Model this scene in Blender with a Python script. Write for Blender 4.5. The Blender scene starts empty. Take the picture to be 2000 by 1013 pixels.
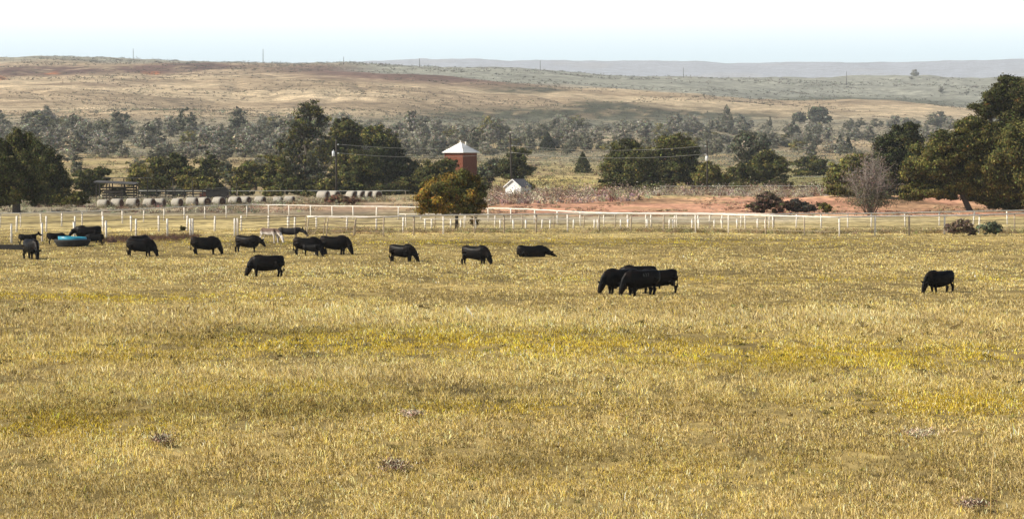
import bpy, math, random
import numpy as np
from mathutils import Vector, Matrix, noise as mnoise
PI = math.pi
SC = bpy.context.scene
COL = SC.collection
random.seed(7); RNG = np.random.default_rng(7)
H, YH, F = 7.2, 304.0, 5000.0          # eye height, row of eye level, focal length in pixels of the 2000 px photo

# ------------------------------------------------------------------ camera
cd = bpy.data.cameras.new('camera'); cam = bpy.data.objects.new('camera', cd); COL.objects.link(cam)
cd.sensor_width = 36; cd.lens = 90; cd.clip_start = 0.5; cd.clip_end = 60000
cam.location = (0, 0, H); cam.rotation_euler = (math.radians(90) - math.atan((506.5 - YH) / F), 0, 0)
SC.camera = cam
# ------------------------------------------------------------------ world + sun
SUN_EL, SUN_AZ = 36.0, 14.0             # sun stands left, a little behind the viewer
w = bpy.data.worlds.new('World'); SC.world = w; w.use_nodes = True
nt = w.node_tree; nt.nodes.clear()
def N(t, k, **kw):
    n = t.nodes.new(k)
    for a, b in kw.items(): setattr(n, a, b)
    return n
sdir = Vector((-math.cos(math.radians(SUN_EL)) * math.cos(math.radians(SUN_AZ)),
               -math.cos(math.radians(SUN_EL)) * math.sin(math.radians(SUN_AZ)), math.sin(math.radians(SUN_EL))))
sky = N(nt, 'ShaderNodeTexSky', sky_type='NISHITA', sun_disc=False)
sky.sun_elevation = math.radians(SUN_EL); sky.sun_rotation = math.atan2(sdir.x, sdir.y); sky.altitude = 600
bg = N(nt, 'ShaderNodeBackground'); bg.inputs['Strength'].default_value = 0.055
veil = N(nt, 'ShaderNodeBackground'); veil.inputs['Color'].default_value = (0.97, 0.985, 1, 1); veil.inputs['Strength'].default_value = 1.08
geo = N(nt, 'ShaderNodeTexCoord'); sep = N(nt, 'ShaderNodeSeparateXYZ')
rmp = N(nt, 'ShaderNodeValToRGB')
mx = N(nt, 'ShaderNodeMixShader'); wo = N(nt, 'ShaderNodeOutputWorld')
nt.links.new(geo.outputs['Generated'], sep.inputs[0]); nt.links.new(sep.outputs['Z'], rmp.inputs[0])
cr = rmp.color_ramp
VE = [(0.0, .84), (0.038, .86), (0.047, .9), (0.056, 1.0), (0.10, .8), (0.2, .15), (0.4, 0.0)]
while len(cr.elements) < len(VE): cr.elements.new(0.5)
for e, (p, v) in zip(cr.elements, VE): e.position = p; e.color = (v, v, v, 1)
vr = N(nt, 'ShaderNodeValToRGB'); vr.color_ramp.elements[0].position = .040; vr.color_ramp.elements[1].position = .058
vr.color_ramp.elements[0].color = (.74, .92, 1.0, 1); vr.color_ramp.elements[1].color = (1, 1, 1, 1)
nt.links.new(sep.outputs['Z'], vr.inputs[0]); nt.links.new(vr.outputs[0], veil.inputs[0])
nt.links.new(sky.outputs[0], bg.inputs[0]); nt.links.new(rmp.outputs[0], mx.inputs[0])
nt.links.new(bg.outputs[0], mx.inputs[1]); nt.links.new(veil.outputs[0], mx.inputs[2]); nt.links.new(mx.outputs[0], wo.inputs[0])
ld = bpy.data.lights.new('sun', 'SUN'); ld.energy = 5.0; ld.angle = math.radians(0.5); ld.color = (1, .92, .78)
sun = bpy.data.objects.new('sun', ld); COL.objects.link(sun); sun.rotation_euler = sdir.to_track_quat('Z', 'Y').to_euler(); sun.location = (-60, -20, 60)
SC.view_settings.view_transform = 'Standard'; SC.view_settings.look = 'None'
SC.view_settings.exposure = 0.57; SC.view_settings.gamma = 1; SC.view_settings.use_curve_mapping = False

# ------------------------------------------------------------------ materials
def mat(name, col=(.5, .5, .5), rough=.8, spec=.3, metal=0.0, var=0.0, scale=3.0, attr=None, transl=0.0, bump=0.0, col2=None):
    m = bpy.data.materials.new(name); m.use_nodes = True; t = m.node_tree; b = t.nodes['Principled BSDF']
    b.inputs['Roughness'].default_value = rough; b.inputs['Specular IOR Level'].default_value = spec; b.inputs['Metallic'].default_value = metal
    src = None
    if attr:
        a = N(t, 'ShaderNodeAttribute', attribute_name=attr); src = a.outputs['Color']
    else:
        r = N(t, 'ShaderNodeRGB'); r.outputs[0].default_value = (*col, 1); src = r.outputs[0]
    if var > 0 or col2:
        tc = N(t, 'ShaderNodeTexCoord'); no = N(t, 'ShaderNodeTexNoise'); no.inputs['Scale'].default_value = scale; no.inputs['Detail'].default_value = 5
        t.links.new(tc.outputs['Object'], no.inputs['Vector'])
        if col2:
            mm = N(t, 'ShaderNodeMix', data_type='RGBA'); cr = N(t, 'ShaderNodeValToRGB'); cr.color_ramp.elements[0].position = .4; cr.color_ramp.elements[1].position = .62
            t.links.new(no.outputs[0], cr.inputs[0]); t.links.new(cr.outputs[0], mm.inputs[0]); t.links.new(src, mm.inputs[6]); mm.inputs[7].default_value = (*col2, 1); src = mm.outputs[2]
        if var > 0:
            mr = N(t, 'ShaderNodeMapRange'); mr.inputs['From Min'].default_value = .3; mr.inputs['From Max'].default_value = .7
            mr.inputs['To Min'].default_value = 1 - var; mr.inputs['To Max'].default_value = 1 + var
            t.links.new(no.outputs[0], mr.inputs[0])
            vm = N(t, 'ShaderNodeVectorMath', operation='SCALE'); t.links.new(src, vm.inputs[0]); t.links.new(mr.outputs[0], vm.inputs['Scale']); src = vm.outputs[0]
        if bump > 0:
            bp = N(t, 'ShaderNodeBump'); bp.inputs['Strength'].default_value = 1; bp.inputs['Distance'].default_value = bump
            t.links.new(no.outputs[0], bp.inputs['Height']); t.links.new(bp.outputs[0], b.inputs['Normal'])
    t.links.new(src, b.inputs['Base Color'])
    if transl > 0:
        tr = N(t, 'ShaderNodeBsdfTranslucent'); ms = N(t, 'ShaderNodeMixShader'); ms.inputs[0].default_value = transl
        t.links.new(src, tr.inputs[0]); o = t.nodes['Material Output']
        t.links.new(b.outputs[0], ms.inputs[1]); t.links.new(tr.outputs[0], ms.inputs[2]); t.links.new(ms.outputs[0], o.inputs[0])
    return m
M = dict(
    leaf=mat('leaf', attr='col', rough=.75, spec=.08, transl=.18),
    grass=mat('grass_blade', attr='col', rough=.7, spec=.12, transl=.22),
    bark=mat('bark', (.075, .06, .045), var=.4, scale=6),
    paleb=mat('bare_twig', (.26, .225, .20), var=.35, scale=1.5),
    white=mat('white_pipe_paint', (.78, .74, .68), rough=.5, var=.08, scale=2, col2=(.62, .55, .46)),
    rust=mat('bare_pipe', (.50, .42, .31), rough=.7, var=.3, scale=2, col2=(.24, .17, .11)),
    wire=mat('rusty_cable', (.16, .11, .08), rough=.7, var=.2, scale=4),
    wood=mat('weathered_wood', (.04, .034, .028), var=.35, scale=8),
    pole=mat('pole_wood', (.035, .028, .022), var=.3, scale=5),
    red=mat('red_brick', (.15, .046, .024), rough=.9, var=.18, scale=2.5),
    roofw=mat('white_metal_roof', (.82, .80, .76), rough=.45, var=.04, scale=2),
    wall=mat('white_siding', (.62, .62, .63), rough=.7, var=.06, scale=3),
    shing=mat('grey_shingle', (.10, .10, .11), rough=.9, var=.3, scale=6),
    hay=mat('net_wrapped_hay', (.41, .38, .325), rough=.9, var=.3, scale=2.6, col2=(.27, .245, .205), bump=.04),
    hayend=mat('hay_end', (.085, .045, .028), rough=.95, var=.35, scale=5, bump=.05),  # bare brown hay, darkened so the ends look shaded
    rubber=mat('black_rubber', (.022, .022, .021), rough=.75, var=.3, scale=5),
    water=mat('blue_water', (.03, .25, .36), rough=.4, spec=.4, var=.2, scale=3),
    grey=mat('grey_can', (.6, .62, .63), rough=.5, var=.08),
    roofd=mat('shelter_roof', (.07, .066, .062), rough=.7, var=.3, scale=2),
    dark=mat('dark_metal', (.03, .027, .025), rough=.8, var=.3, scale=4),
    wirel=mat('aluminium_cable', (.42, .42, .38), rough=.5),
)
# black hide: faint warm brown bloom, soft gloss
def hide(name, base, brown, rough=.48):
    m = bpy.data.materials.new(name); m.use_nodes = True; t = m.node_tree; b = t.nodes['Principled BSDF']
    tc = N(t, 'ShaderNodeTexCoord'); no = N(t, 'ShaderNodeTexNoise'); no.inputs['Scale'].default_value = 2.2; no.inputs['Detail'].default_value = 4
    cr = N(t, 'ShaderNodeValToRGB'); cr.color_ramp.elements[0].position = .45; cr.color_ramp.elements[1].position = .75
    cr.color_ramp.elements[0].color = (*base, 1); cr.color_ramp.elements[1].color = (*brown, 1)
    t.links.new(tc.outputs['Object'], no.inputs[0]); t.links.new(no.outputs[0], cr.inputs[0]); t.links.new(cr.outputs[0], b.inputs['Base Color'])
    b.inputs['Roughness'].default_value = rough; b.inputs['Specular IOR Level'].default_value = .10
    return m
M['hide'] = hide('black_hide', (.0010, .0009, .0009), (.013, .007, .0045))
M['calf'] = hide('black_calf_hide', (.0014, .0012, .0012), (.006, .0045, .0035), .6)
def twotone(name, top, low, z0, z1):
    m = bpy.data.materials.new(name); m.use_nodes = True; t = m.node_tree; b = t.nodes['Principled BSDF']
    tc = N(t, 'ShaderNodeTexCoord'); sp = N(t, 'ShaderNodeSeparateXYZ'); no = N(t, 'ShaderNodeTexNoise'); no.inputs['Scale'].default_value = 4
    ad = N(t, 'ShaderNodeMath', operation='MULTIPLY_ADD'); ad.inputs[1].default_value = .35
    cr = N(t, 'ShaderNodeMapRange'); cr.inputs['From Min'].default_value = z0 + .17; cr.inputs['From Max'].default_value = z1 + .17
    mm = N(t, 'ShaderNodeMix', data_type='RGBA'); mm.inputs[6].default_value = (*low, 1); mm.inputs[7].default_value = (*top, 1)
    t.links.new(tc.outputs['Object'], sp.inputs[0]); t.links.new(tc.outputs['Object'], no.inputs[0]); t.links.new(no.outputs[0], ad.inputs[0]); t.links.new(sp.outputs['Z'], ad.inputs[2])
    t.links.new(ad.outputs[0], cr.inputs[0]); t.links.new(cr.outputs[0], mm.inputs[0]); t.links.new(mm.outputs[2], b.inputs['Base Color']); b.inputs['Roughness'].default_value = .8
    return m
M['donkey'] = twotone('pied_donkey_coat', (.11, .065, .045), (.62, .56, .50), .80, .98)
M['donkeyd'] = twotone('dark_donkey_coat', (.012, .009, .008), (.16, .12, .09), .60, .66)

# ------------------------------------------------------------------ helpers
def tag(o, label=None, cat=None, group=None, kind=None):
    if label: o['label'] = label
    if cat: o['category'] = cat
    if group: o['group'] = group
    if kind: o['kind'] = kind
    return o
def empty(name, loc, rz=0.0):
    o = bpy.data.objects.new(name, None); COL.objects.link(o); o.location = loc; o.rotation_euler = (0, 0, rz); o.empty_display_size = .3
    return o
def link(name, me, m=None, parent=None, loc=None):
    o = bpy.data.objects.new(name, me); COL.objects.link(o)
    if m is not None and not me.materials: me.materials.append(m)
    if parent: o.parent = parent
    if loc is not None: o.location = loc
    return o
def npmesh(name, verts, faces, cols=None, smooth=False):
    """faces: list of int arrays (n,k)"""
    me = bpy.data.meshes.new(name); verts = np.asarray(verts, np.float32)
    me.vertices.add(len(verts)); me.vertices.foreach_set('co', verts.ravel())
    faces = [np.asarray(f, np.int32) for f in faces if len(f)]
    nl = sum(f.size for f in faces); npol = sum(len(f) for f in faces)
    me.loops.add(nl); me.polygons.add(npol)
    me.loops.foreach_set('vertex_index', np.concatenate([f.ravel() for f in faces]))
    st = []; s = 0
    for f in faces:
        st.append(s + np.arange(len(f)) * f.shape[1]); s += f.size
    me.polygons.foreach_set('loop_start', np.concatenate(st).astype(np.int32))
    if cols is not None:
        a = me.color_attributes.new('col', 'FLOAT_COLOR', 'POINT')
        c = np.ones((len(verts), 4), np.float32); c[:, :3] = cols; a.data.foreach_set('color', c.ravel())
    me.polygons.foreach_set('use_smooth', np.full(npol, smooth))
    me.update(calc_edges=True)
    return me
class MB:
    def __init__(s): s.v = []; s.f = []
    def add(s, vs, fs):
        o = len(s.v); s.v += [tuple(p) for p in vs]; s.f += [tuple(i + o for i in f) for f in fs]
    def box(s, c, d, rz=0):
        x, y, z = d[0] / 2, d[1] / 2, d[2] / 2; ca, sa = math.cos(rz), math.sin(rz)
        P = [(sx * x, sy * y, sz * z) for sz in (-1, 1) for sx, sy in ((-1, -1), (1, -1), (1, 1), (-1, 1))]
        P = [(c[0] + p[0] * ca - p[1] * sa, c[1] + p[0] * sa + p[1] * ca, c[2] + p[2]) for p in P]
        s.add(P, [(3, 2, 1, 0), (4, 5, 6, 7), (0, 1, 5, 4), (1, 2, 6, 5), (2, 3, 7, 6), (3, 0, 4, 7)])
    def tube(s, pts, rad, n=6, ell=None, cap=True):
        """pts list of 3D; rad: number or list; ell: list of (ru, rv) with v near world Z"""
        pts = [Vector(p) for p in pts]; k = len(pts); rings = []
        for i, p in enumerate(pts):
            t = (pts[min(i + 1, k - 1)] - pts[max(i - 1, 0)]); t.normalize()
            up = Vector((0, 0, 1)) if abs(t.z) < .95 else Vector((1, 0, 0))
            if ell is not None: up = Vector((0, 1, 0)) if abs(t.y) < .9 else Vector((0, 0, 1))
            u = t.cross(up).normalized(); v = u.cross(t).normalized()
            ru, rv = ell[i] if ell is not None else ((rad[i],) * 2 if isinstance(rad, (list, tuple)) else (rad, rad))
            a_, b_ = (v, -u) if ell is not None else (u, v)
            rings.append([p + a_ * (math.cos(2 * PI * j / n) * ru) + b_ * (math.sin(2 * PI * j / n) * rv) for j in range(n)])
        vs = [q for r in rings for q in r]; fs = []
        for i in range(k - 1):
            for j in range(n): fs.append((i * n + j, i * n + (j + 1) % n, (i + 1) * n + (j + 1) % n, (i + 1) * n + j))
        if cap: fs.append(tuple(range(n - 1, -1, -1))); fs.append(tuple((k - 1) * n + j for j in range(n)))
        s.add(vs, fs)
    def sph(s, c, r, n=10, m=7):
        r = r if isinstance(r, (tuple, list)) else (r, r, r); vs = [(c[0], c[1], c[2] - r[2])]
        for i in range(1, m):
            a = PI * i / m - PI / 2
            for j in range(n): vs.append((c[0] + r[0] * math.cos(a) * math.cos(2 * PI * j / n), c[1] + r[1] * math.cos(a) * math.sin(2 * PI * j / n), c[2] + r[2] * math.sin(a)))
        vs.append((c[0], c[1], c[2] + r[2])); fs = [(0, 1 + (j + 1) % n, 1 + j) for j in range(n)]
        for i in range(m - 2):
            for j in range(n): fs.append((1 + i * n + j, 1 + i * n + (j + 1) % n, 1 + (i + 1) * n + (j + 1) % n, 1 + (i + 1) * n + j))
        L = len(vs) - 1; b = 1 + (m - 2) * n
        fs += [(L, b + j, b + (j + 1) % n) for j in range(n)]
        s.add(vs, fs)
    def mesh(s, name, smooth=False):
        me = bpy.data.meshes.new(name); me.from_pydata(s.v, [], s.f)
        if smooth: me.polygons.foreach_set('use_smooth', [True] * len(me.polygons))
        me.update(); return me
    def build(s, name, m, parent=None, smooth=False, loc=None): return link(name, s.mesh(name, smooth), m, parent, loc)

# ------------------------------------------------------------------ noise + terrain
_T = np.random.default_rng(3).random((256, 256)).astype(np.float64)
def vn(x, y):
    xi = np.floor(x).astype(np.int64); yi = np.floor(y).astype(np.int64); fx = x - xi; fy = y - yi
    fx = fx * fx * (3 - 2 * fx); fy = fy * fy * (3 - 2 * fy)
    a = _T[xi & 255, yi & 255]; b = _T[(xi + 1) & 255, yi & 255]; c = _T[xi & 255, (yi + 1) & 255]; d = _T[(xi + 1) & 255, (yi + 1) & 255]
    return (a * (1 - fx) + b * fx) * (1 - fy) + (c * (1 - fx) + d * fx) * fy
def fbm(x, y, o=4):
    s = 0; a = .5
    for i in range(o): s = s + a * vn(x + 17.3 * i, y + 5.1 * i); x = x * 2.03; y = y * 2.03; a *= .5
    return s / (1 - .5 ** o)
#            D:   470  600  800  1100 1500 1900 2250 2600 2800 3100 3600 4300 | 6000 9000 12000
DK = np.array([470, 600, 800, 1100, 1500, 1900, 2250, 2600, 2800, 3100, 3600, 4300, 5500, 9000, 12000, 12600, 14500])
YK = {
    -600: [380.6, 352, 318, 285, 245, 205, 170, 140, 131, 124, 119, 130, 190, 190, 150, 160, 200],
    0:    [380.6, 352, 318, 285, 245, 205, 170, 143, 133, 125, 116, 125, 190, 190, 150, 160, 200],
    100:  [380.6, 352, 318, 285, 245, 205, 170, 143, 132, 122, 110.5, 120, 190, 190, 150, 160, 200],
    240:  [380.6, 352, 318, 285, 245, 205, 170, 143, 132, 125, 118, 125, 190, 190, 140, 160, 200],
    310:  [380.6, 352, 318, 285, 245, 207, 172, 144, 132, 124, 115.5, 125, 190, 190, 140, 160, 200],
    500:  [380.6, 353, 320, 287, 247, 208, 172, 145, 134, 127, 123, 126, 185, 190, 128, 160, 200],
    680:  [380.6, 354, 322, 290, 250, 210, 172, 142, 137, 130, 125, 127, 185, 190, 116, 130, 200],
    850:  [380.6, 355, 325, 295, 256, 218, 176, 143, 148, 137, 131, 134, 180, 185, 110, 125, 200],
    1000: [380.6, 356, 329, 300, 262, 230, 188, 157, 162, 147, 140, 137, 180, 185, 113, 128, 200],
    1250: [380.6, 357, 333, 306, 268, 240, 205, 174, 180, 166, 157, 150, 180, 185, 117, 130, 200],
    1500: [380.6, 358, 335, 310, 273, 245, 220, 196, 200, 184, 168, 152, 180, 185, 120, 133, 200],
    1750: [380.6, 358, 336, 312, 276, 248, 228, 208, 212, 196, 178, 154, 180, 185, 119, 130, 200],
    2000: [380.6, 358, 336, 312, 278, 252, 236, 222, 224, 205, 180, 152, 180, 185, 112.5, 125, 200],
    2600: [380.6, 358, 336, 312, 278, 252, 236, 222, 224, 205, 180, 150, 180, 185, 112, 125, 200]}
LPX = np.linspace(-600, 2600, 161); LD = np.linspace(math.log(470), math.log(14500), 500)
kk = sorted(YK); A = np.array([YK[k] for k in kk])
A = H + (YH - A) * DK[None, :] / F
A[:, 0] = 0
B = np.stack([np.interp(LPX, kk, A[:, j]) for j in range(len(DK))], 1)
LUT = np.stack([np.interp(np.exp(LD), DK, B[i]) for i in range(len(LPX))], 0)
def gsm(a, s, ax):
    k = np.exp(-.5 * (np.arange(-3 * s, 3 * s + 1) / s) ** 2); k /= k.sum()
    p = np.pad(a, [(3 * s, 3 * s) if i == ax else (0, 0) for i in range(2)], mode='edge')
    return np.apply_along_axis(lambda r: np.convolve(r, k, 'valid'), ax, p)
LUT = gsm(gsm(LUT, 3, 1), 2, 0)
def zf(X, Y):
    X = np.asarray(X, float); Y = np.asarray(Y, float)
    D = np.clip(Y, 470, 14499); px = np.clip(1000 + F * X / np.maximum(Y, 1), -599, 2599)
    u = (px + 600) / 20.0; v = (np.log(D) - LD[0]) / (LD[1] - LD[0])
    u0 = np.clip(np.floor(u).astype(int), 0, 159); v0 = np.clip(np.floor(v).astype(int), 0, 498); fu = u - u0; fv = v - v0
    z = (LUT[u0, v0] * (1 - fu) + LUT[u0 + 1, v0] * fu) * (1 - fv) + (LUT[u0, v0 + 1] * (1 - fu) + LUT[u0 + 1, v0 + 1] * fu) * fv
    amp = np.clip((Y - 600) / 1500, 0, 1)
    z = z + amp * ((fbm(X / 210 + 4, Y / 330, 4) - .5) * 17 + (fbm(X / 60, Y / 70, 3) - .5) * 5.0) * np.where(Y > 6000, 1.2, 1)
    rg = 1 - np.abs(2 * fbm(X / 150 + .0006 * Y, Y / 420 + 7, 3) - 1); rg = np.clip((rg - .86) / .14, 0, 1); z = z - rg * rg * 2.2 * np.clip((Y - 1500) / 600, 0, 1) * np.clip((5000 - Y) / 800, 0, 1)
    z = z + .16 * np.clip((Y - 30) / 40, 0, 1) * (vn(X / 9, Y / 13) - .5)
    # spoil heap of red earth on the right, low bank behind it
    z = z + 1.5 * np.exp(-((X - 52) / 16) ** 2 - ((Y - 372) / 10) ** 2) + .9 * np.exp(-((X - 25) / 24) ** 2 - ((Y - 405) / 16) ** 2)
    return z
def zz(x, y): return float(zf(np.array([x]), np.array([y]))[0])
def X_(px, D): return (px - 1000) * D / F
def Z_(py, D): return H + (YH - py) * D / F
_DS = np.exp(np.linspace(math.log(45), math.log(13000), 4000))
def D_at(px, py):
    z = zf((px - 1000) * _DS / F, _DS); y = YH + F * (H - z) / _DS
    i = np.argmax(y <= py); return float(_DS[i])
def G(px, py):
    D = D_at(px, py); x = X_(px, D); return Vector((x, D, zz(x, D)))

# palette maps: ground cover, plus some painted shade and haze, laid over the land
def smooth01(a, b, x): t = np.clip((x - a) / (b - a), 0, 1); return t * t * (3 - 2 * t)
PAST = np.array([.34, .25, .10]); YEL = np.array([.42, .32, .065]); STRAW = np.array([.56, .43, .22]); OLIVE = np.array([.17, .14, .05])
RED = np.array([.44, .235, .15]); TAN = np.array([.31, .235, .15]); TANL = np.array([.50, .395, .255]); SAGE = np.array([.275, .275, .225]); DUSK = np.array([.13, .075, .06])
BRUSH = np.array([.085, .088, .055]); GREYW = np.array([.31, .27, .20])
def ell(px, py, cx, cy, rx, ry, s=1.0): return np.clip(1.6 * np.exp(-((px - cx) / rx) ** 2 - ((py - cy) / ry) ** 2), 0, 1) * s
def ground_col(X, Y, Z):
    px = 1000 + F * X / np.maximum(Y, 1); py = YH + F * (H - Z) / np.maximum(Y, 1)
    n1 = fbm(X / 40, Y / 60, 4); n2 = fbm(X / 9, Y / 22, 4)
    py2 = py + (n2 - .5) * 8
    c = np.ones((len(X), 3)) * np.array([.24, .18, .07])  # olive-brown soil, darkened to paint shade in the gaps between blades
    def mixc(c, col, wgt): return c * (1 - wgt[:, None]) + np.asarray(col) * wgt[:, None]
    c = mixc(c, [.36, .28, .12], smooth01(470, 455, py))
    # strips between the fences
    c = mixc(c, [.40, .32, .15], smooth01(452, 446, py2) * .8)
    c = mixc(c, GREYW, ell(px, py2, 1250, 428, 420, 7, .8) + 0 * px)
    c = mixc(c, GREYW * .95, smooth01(424, 416, py2) * smooth01(900, 700, px) * .8)
    c = mixc(c, RED, smooth01(425, 419, py2) * smooth01(379, 391, py + (n1 - .5) * 10 + 4 * smooth01(1300, 1500, px) + 5 * smooth01(1640, 1740, px)) * smooth01(800, 1050, px + (n1 - .5) * 400) * (.72 + .28 * smooth01(.36, .5, n2)))
    c = mixc(c, RED * .8, ell(px, py2, 640, 405, 200, 9, .55))
    # flats under the trees
    f = smooth01(384, 374, py2 + 4 * smooth01(1300, 1500, px) + 5 * smooth01(1640, 1740, px)); c = mixc(c, [.33, .25, .135], f)
    c = mixc(c, [.27, .25, .09], f * smooth01(.48, .62, n1) * smooth01(270, 330, py) * .35)
    c = mixc(c, [.40, .33, .10], ell(px, py2, 1080, 360, 130, 12, .6) + ell(px, py2, 1340, 362, 50, 8, .6))
    c = mixc(c, [.20, .20, .07], ell(px, py2, 1560, 350, 160, 13, .7))
    # hill
    h = smooth01(1150, 1500, Y + (n1 - .5) * 500)
    c = mixc(c, TAN, h); c = mixc(c, TANL, h * smooth01(.46, .66, fbm(X / 170 + 9, Y / 60, 4)) * .75)
    c = mixc(c, [.21, .20, .15], smooth01(1450, 1150, Y) * smooth01(800, 1000, Y) * smooth01(.35, .6, n1) * .75)
    g = np.clip(ell(px, py2, 1150, 232, 330, 17) + ell(px, py2, 1180, 208, 60, 11, .6) + ell(px, py2, 1030, 177, 65, 5, .9), 0, 1)
    c = mixc(c, BRUSH * .7, np.clip(g * 1.45, 0, 1) * (.5 + .5 * smooth01(.38, .52, n2)))
    c = mixc(c, [.20, .20, .15], smooth01(222, 240, py2) * smooth01(278, 262, py2) * .55)
    c = mixc(c, DUSK, ell(px, py2 + (px - 800) * -.045, 800, 148, 250, 12, .95))
    c = mixc(c, DUSK * .9, np.clip(ell(px, py2, 120, 139, 75, 8) + ell(px, py2, 300, 136, 85, 8) + ell(px, py2, 400, 130, 70, 6) + ell(px, py2, 20, 139, 60, 10, .8) + ell(px, py2, 620, 133, 60, 4, .6) + ell(px, py2, 220, 165, 90, 6, .4), 0, 1) * smooth01(.30, .46, n2 * .6 + n1 * .4))
    c = mixc(c, [.42, .15, .06], np.clip(ell(px, py2, 300, 143, 14, 2.5) + ell(px, py2, 5, 152, 8, 3) + ell(px, py2, 105, 144, 10, 2), 0, 1))
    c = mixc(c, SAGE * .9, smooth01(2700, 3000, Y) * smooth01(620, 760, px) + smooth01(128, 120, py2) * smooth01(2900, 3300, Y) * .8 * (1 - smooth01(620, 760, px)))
    c = mixc(c, BRUSH, np.clip(ell(px, py2, 1600, 196, 90, 5) + ell(px, py2, 1740, 202, 130, 9), 0, 1) * .85 * (Y > 2700))
    c = mixc(c, [.33, .355, .41], smooth01(6000, 9000, Y)); c = mixc(c, [.40, .38, .36], (smooth01(.6, .68, fbm(X / 300, Y / 500, 4)) * smooth01(8500, 9500, Y)) * .35)  # far mesa: pale blue of distance haze put into the ground colour
    return np.clip(c * (1 + (n2[:, None] - .5) * .35), .01, .9)

rows = np.concatenate([np.linspace(-25, 45, 8), np.exp(np.linspace(math.log(48), math.log(250), 60)), np.linspace(252, 480, 90), np.exp(np.linspace(math.log(484), math.log(4400), 300)), np.exp(np.linspace(math.log(4450), math.log(14400), 70))])
U = np.linspace(-1, 1, 380); U = np.sign(U) * (np.abs(U) ** 1.0)
RY = np.repeat(rows, len(U)); RX = np.tile(U, len(rows)) * (70 + .30 * np.maximum(RY, 0))
RZ = zf(RX, RY); nR, nC = len(rows), len(U)
idx = np.arange(nR * nC).reshape(nR, nC)
fc = np.stack([idx[:-1, :-1], idx[:-1, 1:], idx[1:, 1:], idx[1:, :-1]], -1).reshape(-1, 4)
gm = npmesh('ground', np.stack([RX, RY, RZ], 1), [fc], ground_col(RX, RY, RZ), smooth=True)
def ground_mat():
    m = bpy.data.materials.new('land'); m.use_nodes = True; t = m.node_tree; b = t.nodes['Principled BSDF']; b.inputs['Roughness'].default_value = .95; b.inputs['Specular IOR Level'].default_value = .05
    a = N(t, 'ShaderNodeAttribute', attribute_name='col'); tc = N(t, 'ShaderNodeTexCoord')
    def noi(sc, vec=(1, 1, 1), det=5):
        mp = N(t, 'ShaderNodeMapping'); mp.inputs['Scale'].default_value = vec; n = N(t, 'ShaderNodeTexNoise'); n.inputs['Scale'].default_value = sc; n.inputs['Detail'].default_value = det
        t.links.new(tc.outputs['Object'], mp.inputs[0]); t.links.new(mp.outputs[0], n.inputs[0]); return n.outputs[0]
    def rng(x, lo, hi, a0, b0):
        r = N(t, 'ShaderNodeMapRange'); r.inputs['From Min'].default_value = lo; r.inputs['From Max'].default_value = hi; r.inputs['To Min'].default_value = a0; r.inputs['To Max'].default_value = b0
        t.links.new(x, r.inputs[0]); return r.outputs[0]
    def mul(x, y):
        r = N(t, 'ShaderNodeMath', operation='MULTIPLY'); t.links.new(x, r.inputs[0]); t.links.new(y, r.inputs[1]); return r.outputs[0]
    f1 = rng(noi(.9, (1, .5, 1)), .3, .7, .58, 1.42); f2 = rng(noi(.14, (.6, .8, 1), 8), .3, .7, .55, 1.45); f3 = rng(noi(.03, (.45, .9, 1), 8), .3, .7, .68, 1.34)
    tot = mul(mul(f1, f2), f3)
    vm = N(t, 'ShaderNodeVectorMath', operation='SCALE'); t.links.new(a.outputs[0], vm.inputs[0]); t.links.new(tot, vm.inputs['Scale'])
    t.links.new(vm.outputs[0], b.inputs['Base Color'])
    bp = N(t, 'ShaderNodeBump'); bp.inputs['Distance'].default_value = 1.2; bp.inputs['Strength'].default_value = .6; t.links.new(noi(.35, (1, .6, 1), 6), bp.inputs['Height']); t.links.new(bp.outputs[0], b.inputs['Normal'])
    return m
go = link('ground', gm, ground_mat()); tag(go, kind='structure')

# ------------------------------------------------------------------ haze
hz = MB(); hz.box((0, 7260, 246), (11400, 14600, 500)); hm = bpy.data.materials.new('haze_air'); hm.use_nodes = True
ht = hm.node_tree; ht.nodes.clear(); pv = N(ht, 'ShaderNodeVolumePrincipled'); ho = N(ht, 'ShaderNodeOutputMaterial')
pv.inputs['Color'].default_value = (.90, .95, 1.0, 1); pv.inputs['Density'].default_value = 7.4e-5; pv.inputs['Anisotropy'].default_value = 0.1
ht.links.new(pv.outputs[0], ho.inputs['Volume'])
hobj = hz.build('haze', hm); tag(hobj, kind='stuff')

# ------------------------------------------------------------------ leaves
def leaf_mesh(name, P, size, cols, up=0.0, aspect=.55, nrm=None):
    """P (n,3) centres, size (n,), cols (n,3)"""
    n = len(P); a = RNG.normal(size=(n, 3)); a[:, 2] += up; a /= np.linalg.norm(a, axis=1)[:, None]
    if nrm is not None:      # leaves sit roughly square to the outside of their clump: long axis lies across that direction
        nn = nrm + RNG.normal(0, .42, (n, 3)); nn /= np.linalg.norm(nn, axis=1)[:, None] + 1e-9; a -= (a * nn).sum(1)[:, None] * nn; a /= np.linalg.norm(a, axis=1)[:, None] + 1e-9
        b = np.cross(nn, a)
    else: b = RNG.normal(size=(n, 3))
    b -= (b * a).sum(1)[:, None] * a; b /= np.linalg.norm(b, axis=1)[:, None]
    s = np.asarray(size)[:, None]
    V = np.stack([P - a * s, P + b * s * aspect, P + a * s, P - b * s * aspect], 1).reshape(-1, 3)
    return npmesh(name, V, [np.arange(4 * n).reshape(n, 4)], np.repeat(cols, 4, 0))
def jitter(base, n, sv=.28, sh=.12):
    c = np.asarray(base)[None, :] * np.exp(RNG.normal(0, sv, (n, 1))) * np.exp(RNG.normal(0, sh, (n, 3))); return np.clip(c, .003, .9)
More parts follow.
